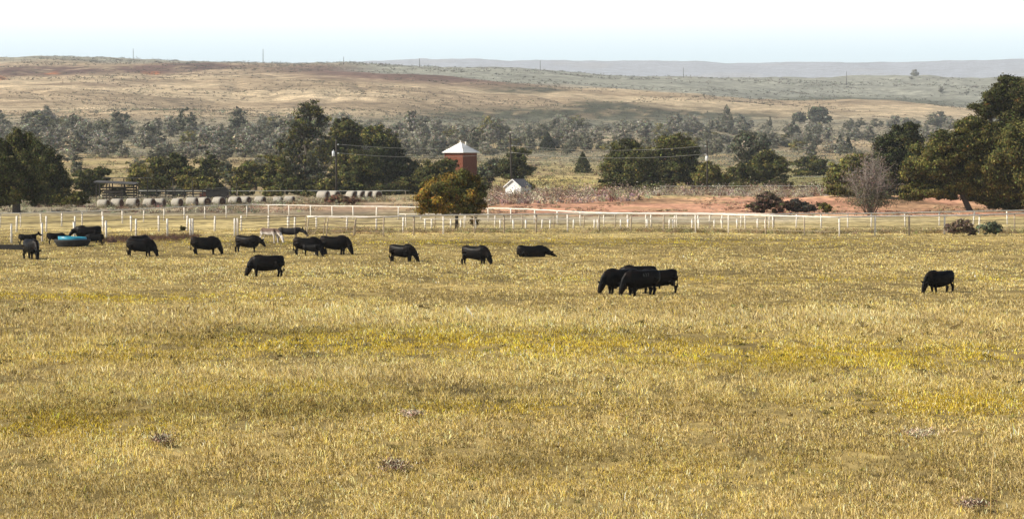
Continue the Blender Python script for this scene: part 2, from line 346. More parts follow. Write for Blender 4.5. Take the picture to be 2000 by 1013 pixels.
def crown_points(lobes, nper, D, rag=.22, hollow=.55):
    """lobes in metres (x,y,z,rx,ry,rz); returns points and clump ids"""
    PT = []; CI = []; NR = []; ci = 0
    for (x, y, z, rx, ry, rz), n in zip(lobes, nper):
        rm = (rx * ry * rz) ** (1 / 3.0); kc = int(np.clip(30 * (rm / 1.5), 18, 90))
        d = RNG.normal(size=(kc, 3)); d /= np.linalg.norm(d, axis=1)[:, None]
        r = RNG.uniform(hollow, 1.0, (kc, 1)) ** .6 * RNG.normal(1, rag * .5, (kc, 1))
        C = d * r * .86
        per = max(6, int(n / kc)); cr = RNG.uniform(.08, .27, (kc, 1, 1))
        q = RNG.normal(size=(kc, per, 3)); q[..., 2] *= .75
        Q = (C[:, None, :] + q * cr * .75) * np.array([rx, ry, rz]) + np.array([x, y, z])
        nv = q * .8 + d[:, None, :] * 1.0; nv /= np.linalg.norm(nv, axis=2)[..., None]; NR.append(nv.reshape(-1, 3)); PT.append(Q.reshape(-1, 3)); CI.append(np.repeat(np.arange(ci, ci + kc), per)); ci += kc
    return np.concatenate(PT), np.concatenate(CI), ci, np.concatenate(NR)
OL = (.105, .098, .028); OLD = (.058, .060, .020); YG = (.155, .142, .04); ORG = (.215, .14, .026); GRY = (.195, .188, .135); GRD = (.095, .097, .064); PALE = (.27, .26, .21); RST = (.20, .10, .02); CED = (.036, .043, .017)
def tree(name, label, cat, base, lobes, D=None, col=OL, col2=None, f2=.25, dens=15.0, group=None, leafpx=1.35, trunk=None, bare=False, topcol=None, limbs=True, rag=.42, depth=1.0, lean=0):
    """base (px,py); lobes [(cx,cy,rx,ry)] measured at the tree's own distance"""
    px, py = base
    if D is None: D = D_at(px, py)
    x0 = X_(px, D); z0 = zz(x0, D); k = D / F
    root = empty(name, (x0, D, z0)); tag(root, label, cat, group)
    L = []; nper = []; zmax = max(Z_(c[1] - c[3], D) for c in lobes) - z0
    for i, (cx, cy, rx, ry) in enumerate(lobes):
        dr = min(rx, ry) * 1.1 * k * depth; off = (random.random() - .5) * dr * .9
        L.append((X_(cx, D) - x0, off, max(Z_(cy, D) - z0, ry * k * .85), rx * k * 1.0, dr, ry * k * 1.0)); nper.append(PI * rx * ry * .262 * dens)
    P, ci, nc, NV = crown_points(L, nper, D, rag)
    kp = P[:, 2] > .12; P, ci, NV = P[kp], ci[kp], NV[kp]
    n = len(P); cc = jitter(col, n, .42)
    if col2 is not None:
        ck = RNG.random(nc) < f2; sel = ck[ci] & (RNG.random(n) < .8); cc[sel] = jitter(col2, n, .40)[sel]
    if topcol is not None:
        wz = np.clip((P[:, 2] / zmax - .55) * 2.6, 0, 1) * RNG.random(n); s = wz > .35; cc[s] = jitter(topcol, n, .25)[s]  # upper leaves recoloured, painting sunlight onto the top of the crown
    cc *= np.exp(RNG.normal(0, .27, nc))[ci][:, None]
    lv = D / 2560 * leafpx; sz = lv * RNG.uniform(.55, 1.15, n)
    if limbs:
        t = MB(); r0 = max(.06, (trunk or .045 * zmax)); fork = Vector((lean, 0, zmax * .22))
        t.tube([(0, 0, -.3), (0, 0, 0), fork * .5, fork], [r0 * 1.5, r0 * 1.15, r0, r0 * .9], 8)
        for (x, y, z, rx, ry, rz) in L:
            e = Vector((x, y, z)); mid = fork.lerp(e, .5) + Vector((random.uniform(-.1, .1) * rx, random.uniform(-.2, .2) * ry, -.1 * rz))
            t.tube([fork * .95, fork.lerp(mid, .5) + Vector((0, 0, .02 * zmax)), mid, e], [r0 * .75, r0 * .6, r0 * .45, r0 * .18], 6)
            for j in range(5):
                d = Vector((random.gauss(0, 1), random.gauss(0, 1), random.gauss(.35, .8))).normalized(); q = Vector((e.x + d.x * rx * .85, e.y + d.y * ry * .85, e.z + d.z * rz * .85))
                s0 = mid.lerp(e, random.uniform(.1, .9)); t.tube([s0, s0.lerp(q, .5) + Vector((0, 0, .04 * rz)), q], [r0 * .3, r0 * .17, r0 * .06], 5)
        t.build('trunk', M['bark'], root, True)
    link('crown', leaf_mesh('crown', P, sz, cc, nrm=NV), M['leaf'], root)
    return root
def conifer(name, label, cat, base, w_, h_, col=CED, group=None, n=2600, D=None):
    px, py = base; D = D or D_at(px, py); x0 = X_(px, D); z0 = zz(x0, D); k = D / F; R, Hh = w_ * k / 2, h_ * k
    root = empty(name, (x0, D, z0)); tag(root, label, cat, group)
    t = MB(); t.tube([(0, 0, -.3), (0, 0, Hh * .5), (0, 0, Hh * .95)], [Hh * .03, Hh * .02, .02], 6); t.build('trunk', M['bark'], root, True)
    u = RNG.random(n) ** 1.35; a = RNG.random(n) * 2 * PI; tier = .82 + .22 * np.sin(u * 42 + 2 * np.sin(a * 3)); rr = R * (1 - u) ** .8 * tier * RNG.uniform(.55, 1.05, n) * (1 + .16 * np.sin(a * 5 + u * 9)) + .03
    P = np.stack([np.cos(a) * rr, np.sin(a) * rr, Hh * (.05 + .95 * u) - rr * .12], 1)
    link('crown', leaf_mesh('crown', P, D / 2560 * 1.15 * RNG.uniform(.5, 1.1, n), jitter(col, n, .3)), M['leaf'], root); return root

# near and middle trees
TR = 'broadleaf_tree'
tree(TR, 'tall dark olive tree cut by the left edge, bare trunk foot behind the white fence', 'tree', (32, 416), [(8, 335, 50, 48), (42, 285, 24, 34), (-25, 320, 48, 55), (45, 340, 38, 42), (20, 385, 42, 22), (62, 375, 26, 26), (0, 300, 28, 26)], D=322, col=OLD, col2=OL, f2=.3, dens=15)
tree(TR, 'dark broad tree just right of the tree at the left edge', 'tree', (98, 404), [(88, 325, 30, 44), (106, 350, 30, 44), (72, 300, 20, 26), (112, 378, 26, 24), (85, 380, 30, 26)], D=362, col=OLD, dens=15)
tree('shrub', 'rounded olive shrub left of the open shelter', 'shrub', (138, 404), [(138, 385, 32, 18), (120, 390, 18, 13), (155, 388, 18, 14)], col=OL, limbs=False, dens=11)
tree(TR, 'low spreading green tree behind the open shelter', 'tree', (178, 386), [(178, 348, 30, 20), (198, 336, 18, 12), (158, 350, 20, 18), (180, 370, 26, 14)], col=OLD, col2=OL)
tree(TR, 'small yellowing tree left of the round dark tree behind the hay bales', 'tree', (272, 376), [(270, 340, 18, 18), (258, 352, 12, 14), (285, 352, 16, 15)], col=YG, col2=OL, f2=.4)
tree(TR, 'round dark tree with lit left shoulder behind the hay bales', 'tree', (330, 374), [(308, 328, 20, 22), (340, 318, 26, 18), (358, 332, 24, 20), (330, 345, 32, 20)], col=OLD, col2=YG, f2=.2)
tree('shrub', 'pale green bush behind the first bales right of the shelter', 'shrub', (310, 376), [(308, 360, 16, 12), (322, 362, 14, 11)], col=OL, col2=YG, limbs=False)
tree('shrub', 'bright green wide bush behind the middle of the bale row', 'shrub', (378, 378), [(368, 356, 22, 16), (395, 358, 20, 15)], col=YG, col2=OL, f2=.5, limbs=False)
tree(TR, 'slim dark tree between the bright bush and the yellow-green thicket', 'tree', (408, 368), [(406, 322, 20, 22), (418, 338, 20, 20), (398, 345, 20, 20)], col=OLD, dens=10)
tree(TR, 'grey-green small tree left of the yellow-green thicket', 'tree', (452, 370), [(448, 345, 20, 16), (440, 330, 14, 12), (460, 355, 16, 12)], col=GRD, col2=OL)
tree(TR, 'yellow-green leafy tree left of the tallest tree', 'tree', (500, 372), [(488, 332, 26, 18), (510, 345, 26, 20), (478, 352, 22, 16)], col=YG, col2=OLD, f2=.5)
tree(TR, 'golden-topped tree leaning against the tallest tree', 'tree', (540, 373), [(538, 322, 24, 18), (550, 345, 24, 24), (525, 356, 22, 16)], col=OLD, col2=YG, f2=.45)
tree('tall_tree', 'tallest tree, loose airy crown with forked dark limbs above the grey woods', 'tree', (606, 373), [(605, 215, 24, 18), (590, 240, 26, 20), (622, 238, 20, 20), (600, 265, 32, 20), (570, 290, 30, 24), (625, 290, 28, 28), (560, 325, 26, 24), (612, 335, 34, 28), (588, 350, 30, 18)], D=510, col=GRD, col2=OL, f2=.5, dens=6.5, rag=.75)
tree(TR, 'dark green tree right of the tallest tree, behind the pole with the white can', 'tree', (683, 372), [(672, 252, 28, 22), (695, 272, 24, 26), (655, 285, 20, 24), (680, 315, 28, 30), (668, 345, 28, 22)], col=OLD, col2=OL, f2=.4, D=540)
tree(TR, 'large dark mass of a tree with top coloured as if sunlit between the two poles', 'tree', (755, 374), [(735, 268, 28, 22), (760, 278, 26, 24), (755, 310, 36, 32), (788, 335, 34, 28), (735, 335, 38, 30), (800, 352, 26, 18), (765, 355, 45, 18)], D=530, col=CED, topcol=YG, dens=11)
tree(TR, 'rounded green tree in front of the large dark mass', 'tree', (708, 377), [(705, 318, 28, 26), (720, 340, 30, 26), (690, 345, 24, 24)], D=478, col=OLD, col2=YG, f2=.25)
tree(TR, 'dark bushy tree hiding the foot of the red tower', 'tree', (852, 376), [(852, 332, 30, 24), (872, 325, 20, 18), (832, 345, 24, 22), (865, 352, 30, 20)], D=470, col=OLD, col2=OL, f2=.35, dens=11)
tree('orange_tree', 'round tree turning rust orange, standing alone at the white fence', 'tree', (892, 446), [(880, 380, 50, 36), (902, 354, 30, 24), (850, 388, 34, 30), (918, 392, 28, 34), (885, 399, 46, 18), (845, 372, 22, 22), (925, 370, 18, 22)], D=253, col=OL, col2=ORG, f2=.42, dens=20, trunk=.17, rag=.65)
tree(TR, 'olive tree beside the tall dark pole, above the white shed', 'tree', (1012, 362), [(1010, 305, 20, 18), (1018, 328, 22, 22), (992, 330, 20, 20)], col=OLD, col2=OL)
tree(TR, 'low greyish tree between the red tower and the tall dark pole', 'tree', (955, 362), [(955, 335, 24, 20), (975, 325, 18, 16), (940, 345, 16, 14)], col=GRD, col2=OL)
conifer('conifer', 'small dark conical evergreen on the far flat right of the tall pole', 'tree', (1070, 294), 40, 34)
conifer('conifer', 'green conical evergreen in the field right of the white shed', 'tree', (1138, 338), 44, 40, col=OLD)
tree(TR, 'massive dark olive tree, left half of the big pair behind the red earth', 'tree', (1232, 374), [(1225, 300, 34, 28), (1200, 325, 28, 28), (1250, 325, 36, 34), (1215, 348, 40, 22), (1262, 350, 30, 20), (1190, 355, 20, 14)], D=500, col=OLD, col2=OL, f2=.35, dens=10)
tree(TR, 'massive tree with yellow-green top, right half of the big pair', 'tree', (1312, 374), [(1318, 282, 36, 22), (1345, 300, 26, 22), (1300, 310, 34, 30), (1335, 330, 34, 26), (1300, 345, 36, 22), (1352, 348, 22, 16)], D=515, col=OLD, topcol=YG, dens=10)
tree(TR, 'lighter green small tree below the transformer of the right pole', 'tree', (1384, 368), [(1382, 335, 22, 20), (1395, 350, 26, 16), (1370, 350, 18, 14)], D=495, col=OL, col2=YG, f2=.3)
tree(TR, 'grey-green tree standing above and behind the dark thicket right of the pole', 'tree', (1466, 350), [(1462, 272, 26, 18), (1480, 280, 22, 22), (1446, 290, 18, 20), (1468, 305, 28, 22)], D=660, col=GRD, col2=GRY)
tree(TR, 'dark wide thicket tree right of the pole', 'tree', (1500, 366), [(1498, 312, 26, 20), (1520, 325, 24, 18), (1480, 335, 30, 24), (1450, 340, 28, 22), (1510, 348, 28, 14), (1435, 350, 20, 14)], D=545, col=OLD, col2=YG, f2=.2, dens=10)
tree('shrub', 'low round green bush in the open behind the dirt bank', 'shrub', (1585, 346), [(1570, 318, 22, 11), (1595, 320, 24, 14), (1580, 336, 38, 9)], col=OLD, col2=OL, f2=.5, limbs=False)
tree(TR, 'soft mid-green tree left of the bare pinkish shrub', 'tree', (1650, 374), [(1645, 345, 34, 26), (1672, 322, 28, 26), (1690, 350, 28, 24), (1625, 358, 18, 14)], D=470, col=OL, col2=YG, f2=.2)
tree('cedar', 'near-black cedar between the bare shrub and the big tree on the right', 'tree', (1752, 390), [(1760, 260, 28, 20), (1778, 252, 18, 14), (1740, 290, 38, 30), (1775, 300, 36, 40), (1728, 325, 30, 34), (1750, 350, 42, 36), (1790, 345, 24, 40)], D=425, col=CED, col2=OLD, f2=.3, dens=11)
tree('big_tree', 'huge spreading olive tree on the right with a leaning dark trunk', 'tree', (1895, 413), [(1850, 290, 48, 34), (1810, 320, 44, 36), (1790, 345, 30, 26), (1870, 330, 54, 44), (1835, 362, 42, 20), (1920, 270, 50, 34), (1945, 320, 52, 50), (1990, 290, 50, 60), (1965, 370, 48, 34), (1890, 250, 34, 24), (2040, 330, 60, 70), (1985, 385, 50, 24), (2050, 380, 60, 34), (1820, 368, 44, 20), (1945, 384, 40, 20), (1905, 360, 44, 28), (1790, 376, 32, 18), (1850, 380, 26, 13), (1915, 388, 26, 12)], D=332, col=OL, col2=OLD, f2=.4, dens=20, trunk=.36, rag=.4, lean=-1.3)
tree('big_tree', 'tree rising highest at the right edge, crown tinged orange', 'tree', (1985, 413), [(1972, 165, 30, 22), (1945, 190, 30, 22), (1995, 190, 36, 40), (1925, 212, 28, 18), (1975, 230, 46, 30), (2030, 200, 45, 55), (1960, 300, 60, 60), (2040, 300, 60, 70), (2000, 375, 60, 34)], D=352, col=OLD, col2=RST, f2=.06, dens=15, trunk=.4, rag=.3)
tree('hill_tree', 'large round dark tree alone on the tan hillside', 'tree', (1600, 243), [(1598, 222, 20, 14), (1612, 232, 12, 9), (1590, 230, 14, 10)], col=GRD, dens=12)
tree('hill_tree', 'low domed tree left of the round tree on the tan hillside', 'tree', (1560, 240), [(1560, 230, 16, 10)], col=GRD, dens=12)
tree('shrub', 'dark reddish bush in front of the red earth', 'shrub', (1498, 417), [(1500, 391, 24, 17), (1478, 402, 22, 14), (1518, 402, 22, 14), (1492, 384, 12, 9)], col=(.085, .06, .042), col2=OLD, limbs=False, dens=12)
tree('shrub', 'blue-grey low bush right of the dark reddish bush', 'shrub', (1552, 417), [(1545, 401, 22, 13), (1570, 405, 26, 11), (1555, 396, 12, 8)], col=(.07, .07, .055), col2=(.10, .06, .045), limbs=False, dens=12)
tree('shrub', 'small yellow-green bush at the foot of the red earth bank', 'shrub', (1612, 417), [(1610, 406, 17, 10)], col=YG, col2=OLD, limbs=False, dens=12)
tree('shrub', 'twiggy grey-purple bush on the near fence line at right', 'shrub', (1865, 462), [(1858, 445, 15, 13), (1878, 441, 20, 17), (1895, 452, 14, 8)], col=(.17, .125, .10), col2=(.10, .08, .05), limbs=False, dens=11, depth=.8, leafpx=1.1)
tree('shrub', 'blue-green sagebrush clump on the near fence line at right', 'shrub', (1932, 460), [(1928, 444, 16, 14), (1946, 446, 12, 12)], col=(.105, .12, .075), limbs=False, dens=14, depth=.8, leafpx=1.1)
tree('shrub', 'small green shrub in front of the two bale stacks', 'shrub', (597, 386), [(596, 378, 18, 8), (612, 381, 10, 5)], col=YG, col2=OLD, f2=.5, limbs=False, dens=12)
tree('shrub', 'rust-brown bush hiding the second row of bales', 'shrub', (668, 400), [(665, 388, 22, 9), (690, 391, 14, 7), (645, 391, 12, 7)], col=(.17, .09, .055), col2=(.25, .19, .11), limbs=False, dens=12)
tree('shrub', 'tiny dark weed bush beside a white post left of the gate', 'shrub', (360, 456), [(358, 447, 7, 6)], col=OLD, limbs=False, dens=10, leafpx=1)

for i, (px, py, w_, h_, c_) in enumerate([(228, 386, 26, 22, OL), (292, 384, 30, 26, OLD), (345, 384, 26, 22, GRD), (420, 382, 34, 30, OLD), (470, 382, 32, 24, OL), (565, 380, 40, 34, OLD), (532, 384, 30, 22, YG), (600, 380, 40, 28, OLD), (640, 380, 34, 34, OL), (690, 380, 40, 26, CED), (790, 380, 50, 34, OLD), (820, 378, 40, 26, CED), (750, 382, 44, 24, OLD), (915, 372, 40, 30, OLD), (940, 372, 30, 24, OL), (872, 372, 40, 34, OLD),
    (930, 376, 34, 24, OL), (1020, 374, 34, 22, OL), (1180, 376, 30, 20, OL), (1280, 376, 50, 22, OLD), (1370, 374, 30, 18, OLD), (1420, 372, 40, 26, OLD), (1455, 373, 40, 22, OL), (1520, 370, 40, 20, OLD), (1600, 372, 50, 16, OL), (1660, 384, 60, 34, OL), (1715, 388, 40, 40, CED)]):
    tree('understory_bush', 'low leafy bush filling the gap under the tree line', 'bush', (px, py), [(px, py - h_ * .5, w_ * .6, h_ * .5), (px + w_ * .35, py - h_ * .35, w_ * .45, h_ * .38), (px - w_ * .35, py - h_ * .35, w_ * .45, h_ * .38)], col=c_, col2=OL, limbs=False, group='bushes under the tree line', dens=10)
# bare pinkish shrub
def bare_shrub(label, base, hpx, wpx):
    px, py = base; D = D_at(px, py); x0 = X_(px, D); z0 = zz(x0, D); k = D / F; root = empty('bare_shrub', (x0, D, z0)); tag(root, label, 'shrub'); Hh = hpx * k; W = wpx * k / 2
    t = MB(); tw = MB(); tips = []
    for i in range(30):
        a = random.uniform(0, 2 * PI); sp = random.random() ** .8; e = Vector((math.cos(a) * W * sp * random.uniform(.7, 1.15), math.sin(a) * W * .7 * sp, Hh * random.choice((random.uniform(.35, .7), random.uniform(.6, 1.0))) * (1 - .3 * sp * sp)))
        jt = lambda s_: Vector((random.gauss(0, s_), random.gauss(0, s_), 0)); m1 = Vector((e.x * .5, e.y * .5, e.z * .33)) + jt(.25); m2 = Vector((e.x * .8, e.y * .8, e.z * .7)) + jt(.3)
        t.tube([(e.x * .2, e.y * .2, -.1), m1, m2, e], [.07, .05, .03, .010], 5)
        for j in range(24):
            u = random.uniform(.15, 1); s0 = m1.lerp(m2, min(1, u * 1.3)) if u < .7 else m2.lerp(e, (u - .7) / .3)
            q = s0 + Vector((random.gauss(0, .8), random.gauss(0, .6), abs(random.gauss(.45, .35)))) * (Hh * .13)
            tw.tube([s0, s0.lerp(q, .5) + Vector((random.gauss(0, .1), 0, .05)), q], [.022, .016, .006], 4); tips.append(q)
    t.build('stem', M['paleb'], root, True); tw.build('twig', M['paleb'], root)
    T = np.array([tuple(q) for q in tips]); T = np.repeat(T, 7, 0) + RNG.normal(0, .22, (len(T) * 7, 3))
    nl = len(T); lc = np.where((T[:, 2] + RNG.normal(0, .8, nl) < Hh * .38)[:, None], jitter((.10, .11, .06), nl), jitter((.21, .17, .145), nl)); T2 = T * [1.15, 1.1, .42]
    T2 = T2[RNG.random(nl) < .8]; T = np.concatenate([T, T2]); lc = np.concatenate([lc, jitter((.12, .12, .07), len(T2), .35)])
    link('foliage', leaf_mesh('foliage', T, RNG.uniform(.05, .11, len(T)), lc), M['leaf'], root)
bare_shrub('leafless pinkish-grey shrub with many upright twigs before the dark cedar', (1700, 417), 132, 105)

# background woods: individual small trees copied from prototypes
def proto(kind, col, col2, dens=11):
    lob = {0: [(0, .58, .38, .36), (-.22, .36, .28, .3), (.24, .34, .28, .3), (0, .2, .42, .2)], 1: [(0, .55, .36, .40), (.2, .4, .25, .28), (-.25, .35, .25, .25), (.05, .8, .2, .18), (0, .2, .38, .2)],
           2: [(0, .45, .48, .38), (-.3, .35, .22, .26), (.3, .3, .22, .22), (0, .18, .46, .18)], 3: [(0, .72, .26, .26), (-.1, .45, .3, .3), (.16, .5, .24, .28), (0, .2, .36, .2)]}[kind]
    L = [(x, random.uniform(-.15, .15), z, rx, rx * .9, rz) for x, z, rx, rz in lob]; P, ci, nc, NV = crown_points(L, [1000] * len(L), 1, .3)
    kp = P[:, 2] > .03; P, ci, NV = P[kp], ci[kp], NV[kp]; n = len(P); cc = jitter(col, n, .4); s = (RNG.random(nc) < .35)[ci]; cc[s] = jitter(col2, n, .25)[s]; cc *= np.exp(RNG.normal(0, .2, nc))[ci][:, None]
    cm = leaf_mesh('crown', P, RNG.uniform(.02, .042, n), cc, nrm=NV); cm.materials.append(M['leaf'])
    t = MB(); t.tube([(0, 0, -.08), (0, 0, .12), (.01, 0, .25)], [.035, .028, .022], 6)
    for x, y, z, *_ in L: t.tube([(.01, 0, .22), (x * .5, y * .5, z * .7), (x, y, z)], [.02, .014, .006], 5)
    tm = t.mesh('trunk', True); tm.materials.append(M['bark']); return cm, tm
PR = {'grey': [proto(i, GRY, PALE) for i in (0, 1, 2, 3)], 'dark': [proto(i, GRD, GRY) for i in (0, 1, 2)], 'pale': [proto(i, PALE, GRY) for i in (1, 3)], 'yel': [proto(i, YG, GRY) for i in (0, 2)]}
LB = {'grey': 'grey-green scrubby tree of the woods at the foot of the hill', 'dark': 'darker grey-green tree among the woods below the hill', 'pale': 'pale silvery half-bare tree on the far flat', 'yel': 'yellowish small tree among the grey woods'}
NM = {'grey': 'scrub_tree', 'dark': 'dark_scrub_tree', 'pale': 'silver_scrub_tree', 'yel': 'yellow_scrub_tree'}
def bgtree(kind, px, py, wp, hp):
    D = D_at(px, py); x = X_(px, D); k = D / F; cm, tm = random.choice(PR[kind])
    r = empty(NM[kind], (x, D, zz(x, D)), random.uniform(0, 6)); r.scale = (wp * k, wp * k, hp * k); tag(r, LB[kind], 'tree', 'trees of the %s kind below the hill' % {'grey': 'grey', 'dark': 'dark', 'pale': 'silvery', 'yel': 'yellowish'}[kind])
    link('crown', cm, None, r); link('trunk', tm, None, r)
for k_, px, py, wp, hp in [
    ('dark', 75, 268, 78, 46), ('dark', 150, 262, 48, 34), ('grey', 28, 290, 60, 38), ('grey', 102, 300, 62, 44), ('grey', 145, 304, 70, 44), ('grey', 205, 302, 62, 42), ('dark', 228, 288, 30, 24), ('grey', 250, 268, 42, 40),
    ('dark', 296, 284, 60, 38), ('grey', 332, 268, 36, 40), ('yel', 370, 286, 40, 30), ('grey', 404, 300, 60, 40), ('dark', 464, 262, 48, 46), ('grey', 436, 288, 52, 42), ('grey', 490, 282, 44, 40), ('grey', 478, 308, 64, 46),
    ('grey', 512, 254, 32, 28), ('dark', 542, 256, 36, 28), ('grey', 548, 292, 50, 42), ('grey', 520, 305, 46, 42), ('grey', 396, 262, 30, 22), ('grey', 350, 300, 34, 20), ('grey', 15, 262, 40, 20), ('grey', 180, 270, 40, 28), ('grey', 120, 270, 34, 26),
    ('grey', 240, 306, 40, 22), ('grey', 425, 315, 50, 34), ('dark', 385, 275, 26, 22), ('grey', 300, 262, 30, 18), ('grey', 655, 262, 40, 30), ('grey', 640, 250, 30, 24), ('dark', 575, 252, 30, 24),
    ('grey', 806, 268, 52, 48), ('grey', 772, 284, 50, 42), ('grey', 822, 294, 42, 42), ('grey', 790, 304, 48, 32), ('grey', 850, 288, 50, 28), ('grey', 900, 278, 52, 34), ('dark', 932, 296, 46, 40), ('grey', 882, 266, 40, 22),
    ('yel', 958, 272, 46, 44), ('yel', 988, 270, 34, 30), ('grey', 915, 262, 40, 22), ('grey', 948, 304, 40, 26), ('dark', 1058, 276, 42, 36), ('dark', 1105, 276, 24, 22), ('dark', 1121, 290, 22, 18), ('dark', 1105, 294, 20, 18), ('dark', 1118, 295, 18, 20), ('grey', 1030, 268, 36, 26), ('grey', 1010, 280, 30, 26),
    ('grey', 1162, 280, 32, 32), ('dark', 1172, 294, 24, 16), ('pale', 1220, 276, 44, 30), ('pale', 1262, 272, 56, 36), ('grey', 1300, 268, 40, 26), ('grey', 1140, 268, 30, 16), ('pale', 1240, 260, 40, 20), ('dark', 1421, 258, 24, 46),
    ('grey', 1386, 256, 22, 24), ('dark', 1405, 280, 22, 16), ('grey', 1450, 262, 40, 26), ('grey', 1502, 254, 18, 24), ('grey', 1540, 262, 24, 22), ('dark', 1583, 294, 26, 42), ('dark', 1606, 268, 22, 20), ('grey', 1620, 300, 30, 26),
    ('dark', 1656, 252, 22, 18), ('grey', 1672, 264, 16, 14), ('dark', 1712, 248, 28, 18), ('dark', 1830, 248, 60, 32), ('grey', 1695, 275, 34, 28), ('grey', 1560, 285, 24, 20), ('grey', 1420, 282, 24, 16), ('grey', 1642, 270, 16, 18), ('grey', 1555, 262, 18, 16),
    ('grey', 1180, 256, 30, 14), ('grey', 850, 262, 36, 20), ('grey', 700, 256, 30, 20), ('grey', 1345, 262, 30, 20), ('grey', 1085, 262, 26, 14), ('grey', 740, 252, 28, 16), ('grey', 1520, 286, 24, 20),
    ('grey', 1785, 150, 18, 13), ('grey', 1836, 182, 15, 11), ('dark', 1886, 184, 10, 6), ('grey', 1778, 156, 10, 6)]: bgtree(k_, px, py, wp * 1.12, hp * 1.15)
for (x0, x1, y0, y1, n_, w0, w1, mix) in [(-60, 640, 240, 312, 96, 26, 64, ('grey',) * 5 + ('dark', 'dark', 'dark', 'yel')), (640, 1010, 256, 312, 64, 26, 58, ('grey',) * 6 + ('dark', 'yel')), (1010, 1980, 246, 306, 185, 16, 46, ('grey',) * 4 + ('dark', 'dark', 'yel', 'pale')), (-40, 700, 300, 345, 16, 30, 60, ('dark', 'yel', 'grey')), (2020, 2300, 240, 330, 8, 30, 60, ('grey',))]:
    for i in range(n_):
        wp = random.uniform(w0, w1); py = y0 + (y1 - y0) * random.random() ** .8; bgtree(random.choice(mix), random.uniform(x0, x1), py, wp, wp * random.uniform(.55, .9))
conifer('conifer', 'left one of two dark pointed evergreens standing together below the hillside trees', 'tree', (1640, 299), 26, 34)
conifer('conifer', 'right one of two dark pointed evergreens standing together below the hillside trees', 'tree', (1656, 299), 24, 30)

# scrub: low bushes nobody could count, on the hill and the flats
def clumps(name, X, Y, size, cols, per, leaf, flat=.6, label=None, cat='scrub'):
    n = len(X); Z = zf(X, Y); q = np.abs(RNG.normal(size=(n, per, 3))) * np.sign(RNG.normal(size=(n, per, 3))) * .5; q[..., 2] = np.abs(q[..., 2])
    q *= np.stack([size, size, size * flat], 1)[:, None, :]; P = (np.stack([X, Y, Z], 1)[:, None, :] + q).reshape(-1, 3)
    c = np.repeat(cols, per, 0) * np.exp(RNG.normal(0, .22, (n * per, 1))); s = np.repeat(leaf, per) * RNG.uniform(.5, 1.2, n * per)
    o = link(name, leaf_mesh(name, P, s, np.clip(c, .003, .9)), M['leaf']); tag(o, label, cat, kind='stuff'); return o
def scatter_screen(n, x0, x1, y0, y1):
    px = RNG.uniform(x0, x1, n); D = np.exp(RNG.uniform(math.log(y0), math.log(y1), n)); return (px - 1000) * D / F, D
# hillside flecks
X, Y = scatter_screen(26000, -500, 2500, 1250, 4200); pq = 1000 + F * X / Y; pw_ = YH + F * (H - zf(X, Y)) / Y; k = fbm(X / 90, Y / 120, 4) + RNG.normal(0, .06, len(X)) + .16 * np.exp(-((pq - 1150) / 330) ** 2 - ((pw_ - 234) / 18) ** 2); s = k > .50; X, Y = X[s], Y[s]; n = len(X)
clumps('hill_scrub', X, Y, RNG.uniform(.8, 2.6, n) * (Y / 2200), jitter((.10, .095, .065), n, .3), 9, .5 * Y / 2560 * 1.3, label='low dark brush dotted over the tan hills')
# belt of brush at the foot of the hill
X, Y = scatter_screen(15000, -500, 2500, 850, 1800); k = fbm(X / 60 + 5, Y / 80, 4) + RNG.normal(0, .05, len(X)); s = k > .45; X, Y = X[s], Y[s]; n = len(X)
clumps('foothill_brush', X, Y, RNG.uniform(1., 3.4, n), jitter((.15, .15, .105), n, .32), 18, .45 * Y / 2560 * 1.5, label='grey-green brush in a belt along the foot of the hill')
# flats between the trees
X, Y = scatter_screen(9500, -500, 2500, 470, 950); k = fbm(X / 30 + 5, Y / 40, 4) + RNG.normal(0, .06, len(X)); s = k > .46; X, Y = X[s], Y[s]; n = len(X)
cs = np.where(RNG.random(n)[:, None] < .5, jitter((.22, .19, .11), n), jitter((.15, .13, .065), n)); cs = np.where(RNG.random(n)[:, None] < .12, jitter((.15, .085, .06), n), cs)
clumps('low_scrub', X, Y, RNG.uniform(.5, 1.6, n), cs, 20, .6 * Y / 2560 * 1.2, label='tan and grey scrub over the flat between the trees')
# sagebrush bank above the red earth
px = RNG.uniform(930, 1760, 1900); tp = np.interp(px, [930, 1000, 1250, 1330, 1500, 1650, 1760], [402, 399, 395, 388, 385, 384, 382]); py = 373 + (tp + 2 - 373) * RNG.random(1900) ** .8; Y = F * H / (py - YH); X = (px - 1000) * Y / F; s = fbm(X / 6, Y / 12, 3) + RNG.normal(0, .05, 1900) > .40; X, Y = X[s], Y[s]; n = len(X)
cs = np.where(RNG.random(n)[:, None] < .7, jitter((.34, .29, .22), n), jitter((.13, .07, .05), n))
clumps('sagebrush', X, Y, RNG.uniform(.3, 1.0, n) ** 1.4 * 1.5, cs * np.exp(RNG.normal(0, .3, (n, 1))), 70, np.full(n, .13), 1.25, label='pale sagebrush and dead weeds along the bank above the red earth')
px = RNG.uniform(820, 2150, 3600); py = RNG.uniform(384, 423, 3600); Y = F * H / (py - YH); X = (px - 1000) * Y / F; s = fbm(X / 5 + 3, Y / 16, 3) > .49; X, Y = X[s], Y[s]; n = len(X)
clumps('earth_debris', X, Y, RNG.uniform(.15, .5, n), np.where(RNG.random(n)[:, None] < .5, jitter((.15, .09, .06), n), jitter((.36, .28, .18), n)), 26, np.full(n, .08), .45, label='dry sticks, clods and weeds strewn over the red earth', cat='debris')
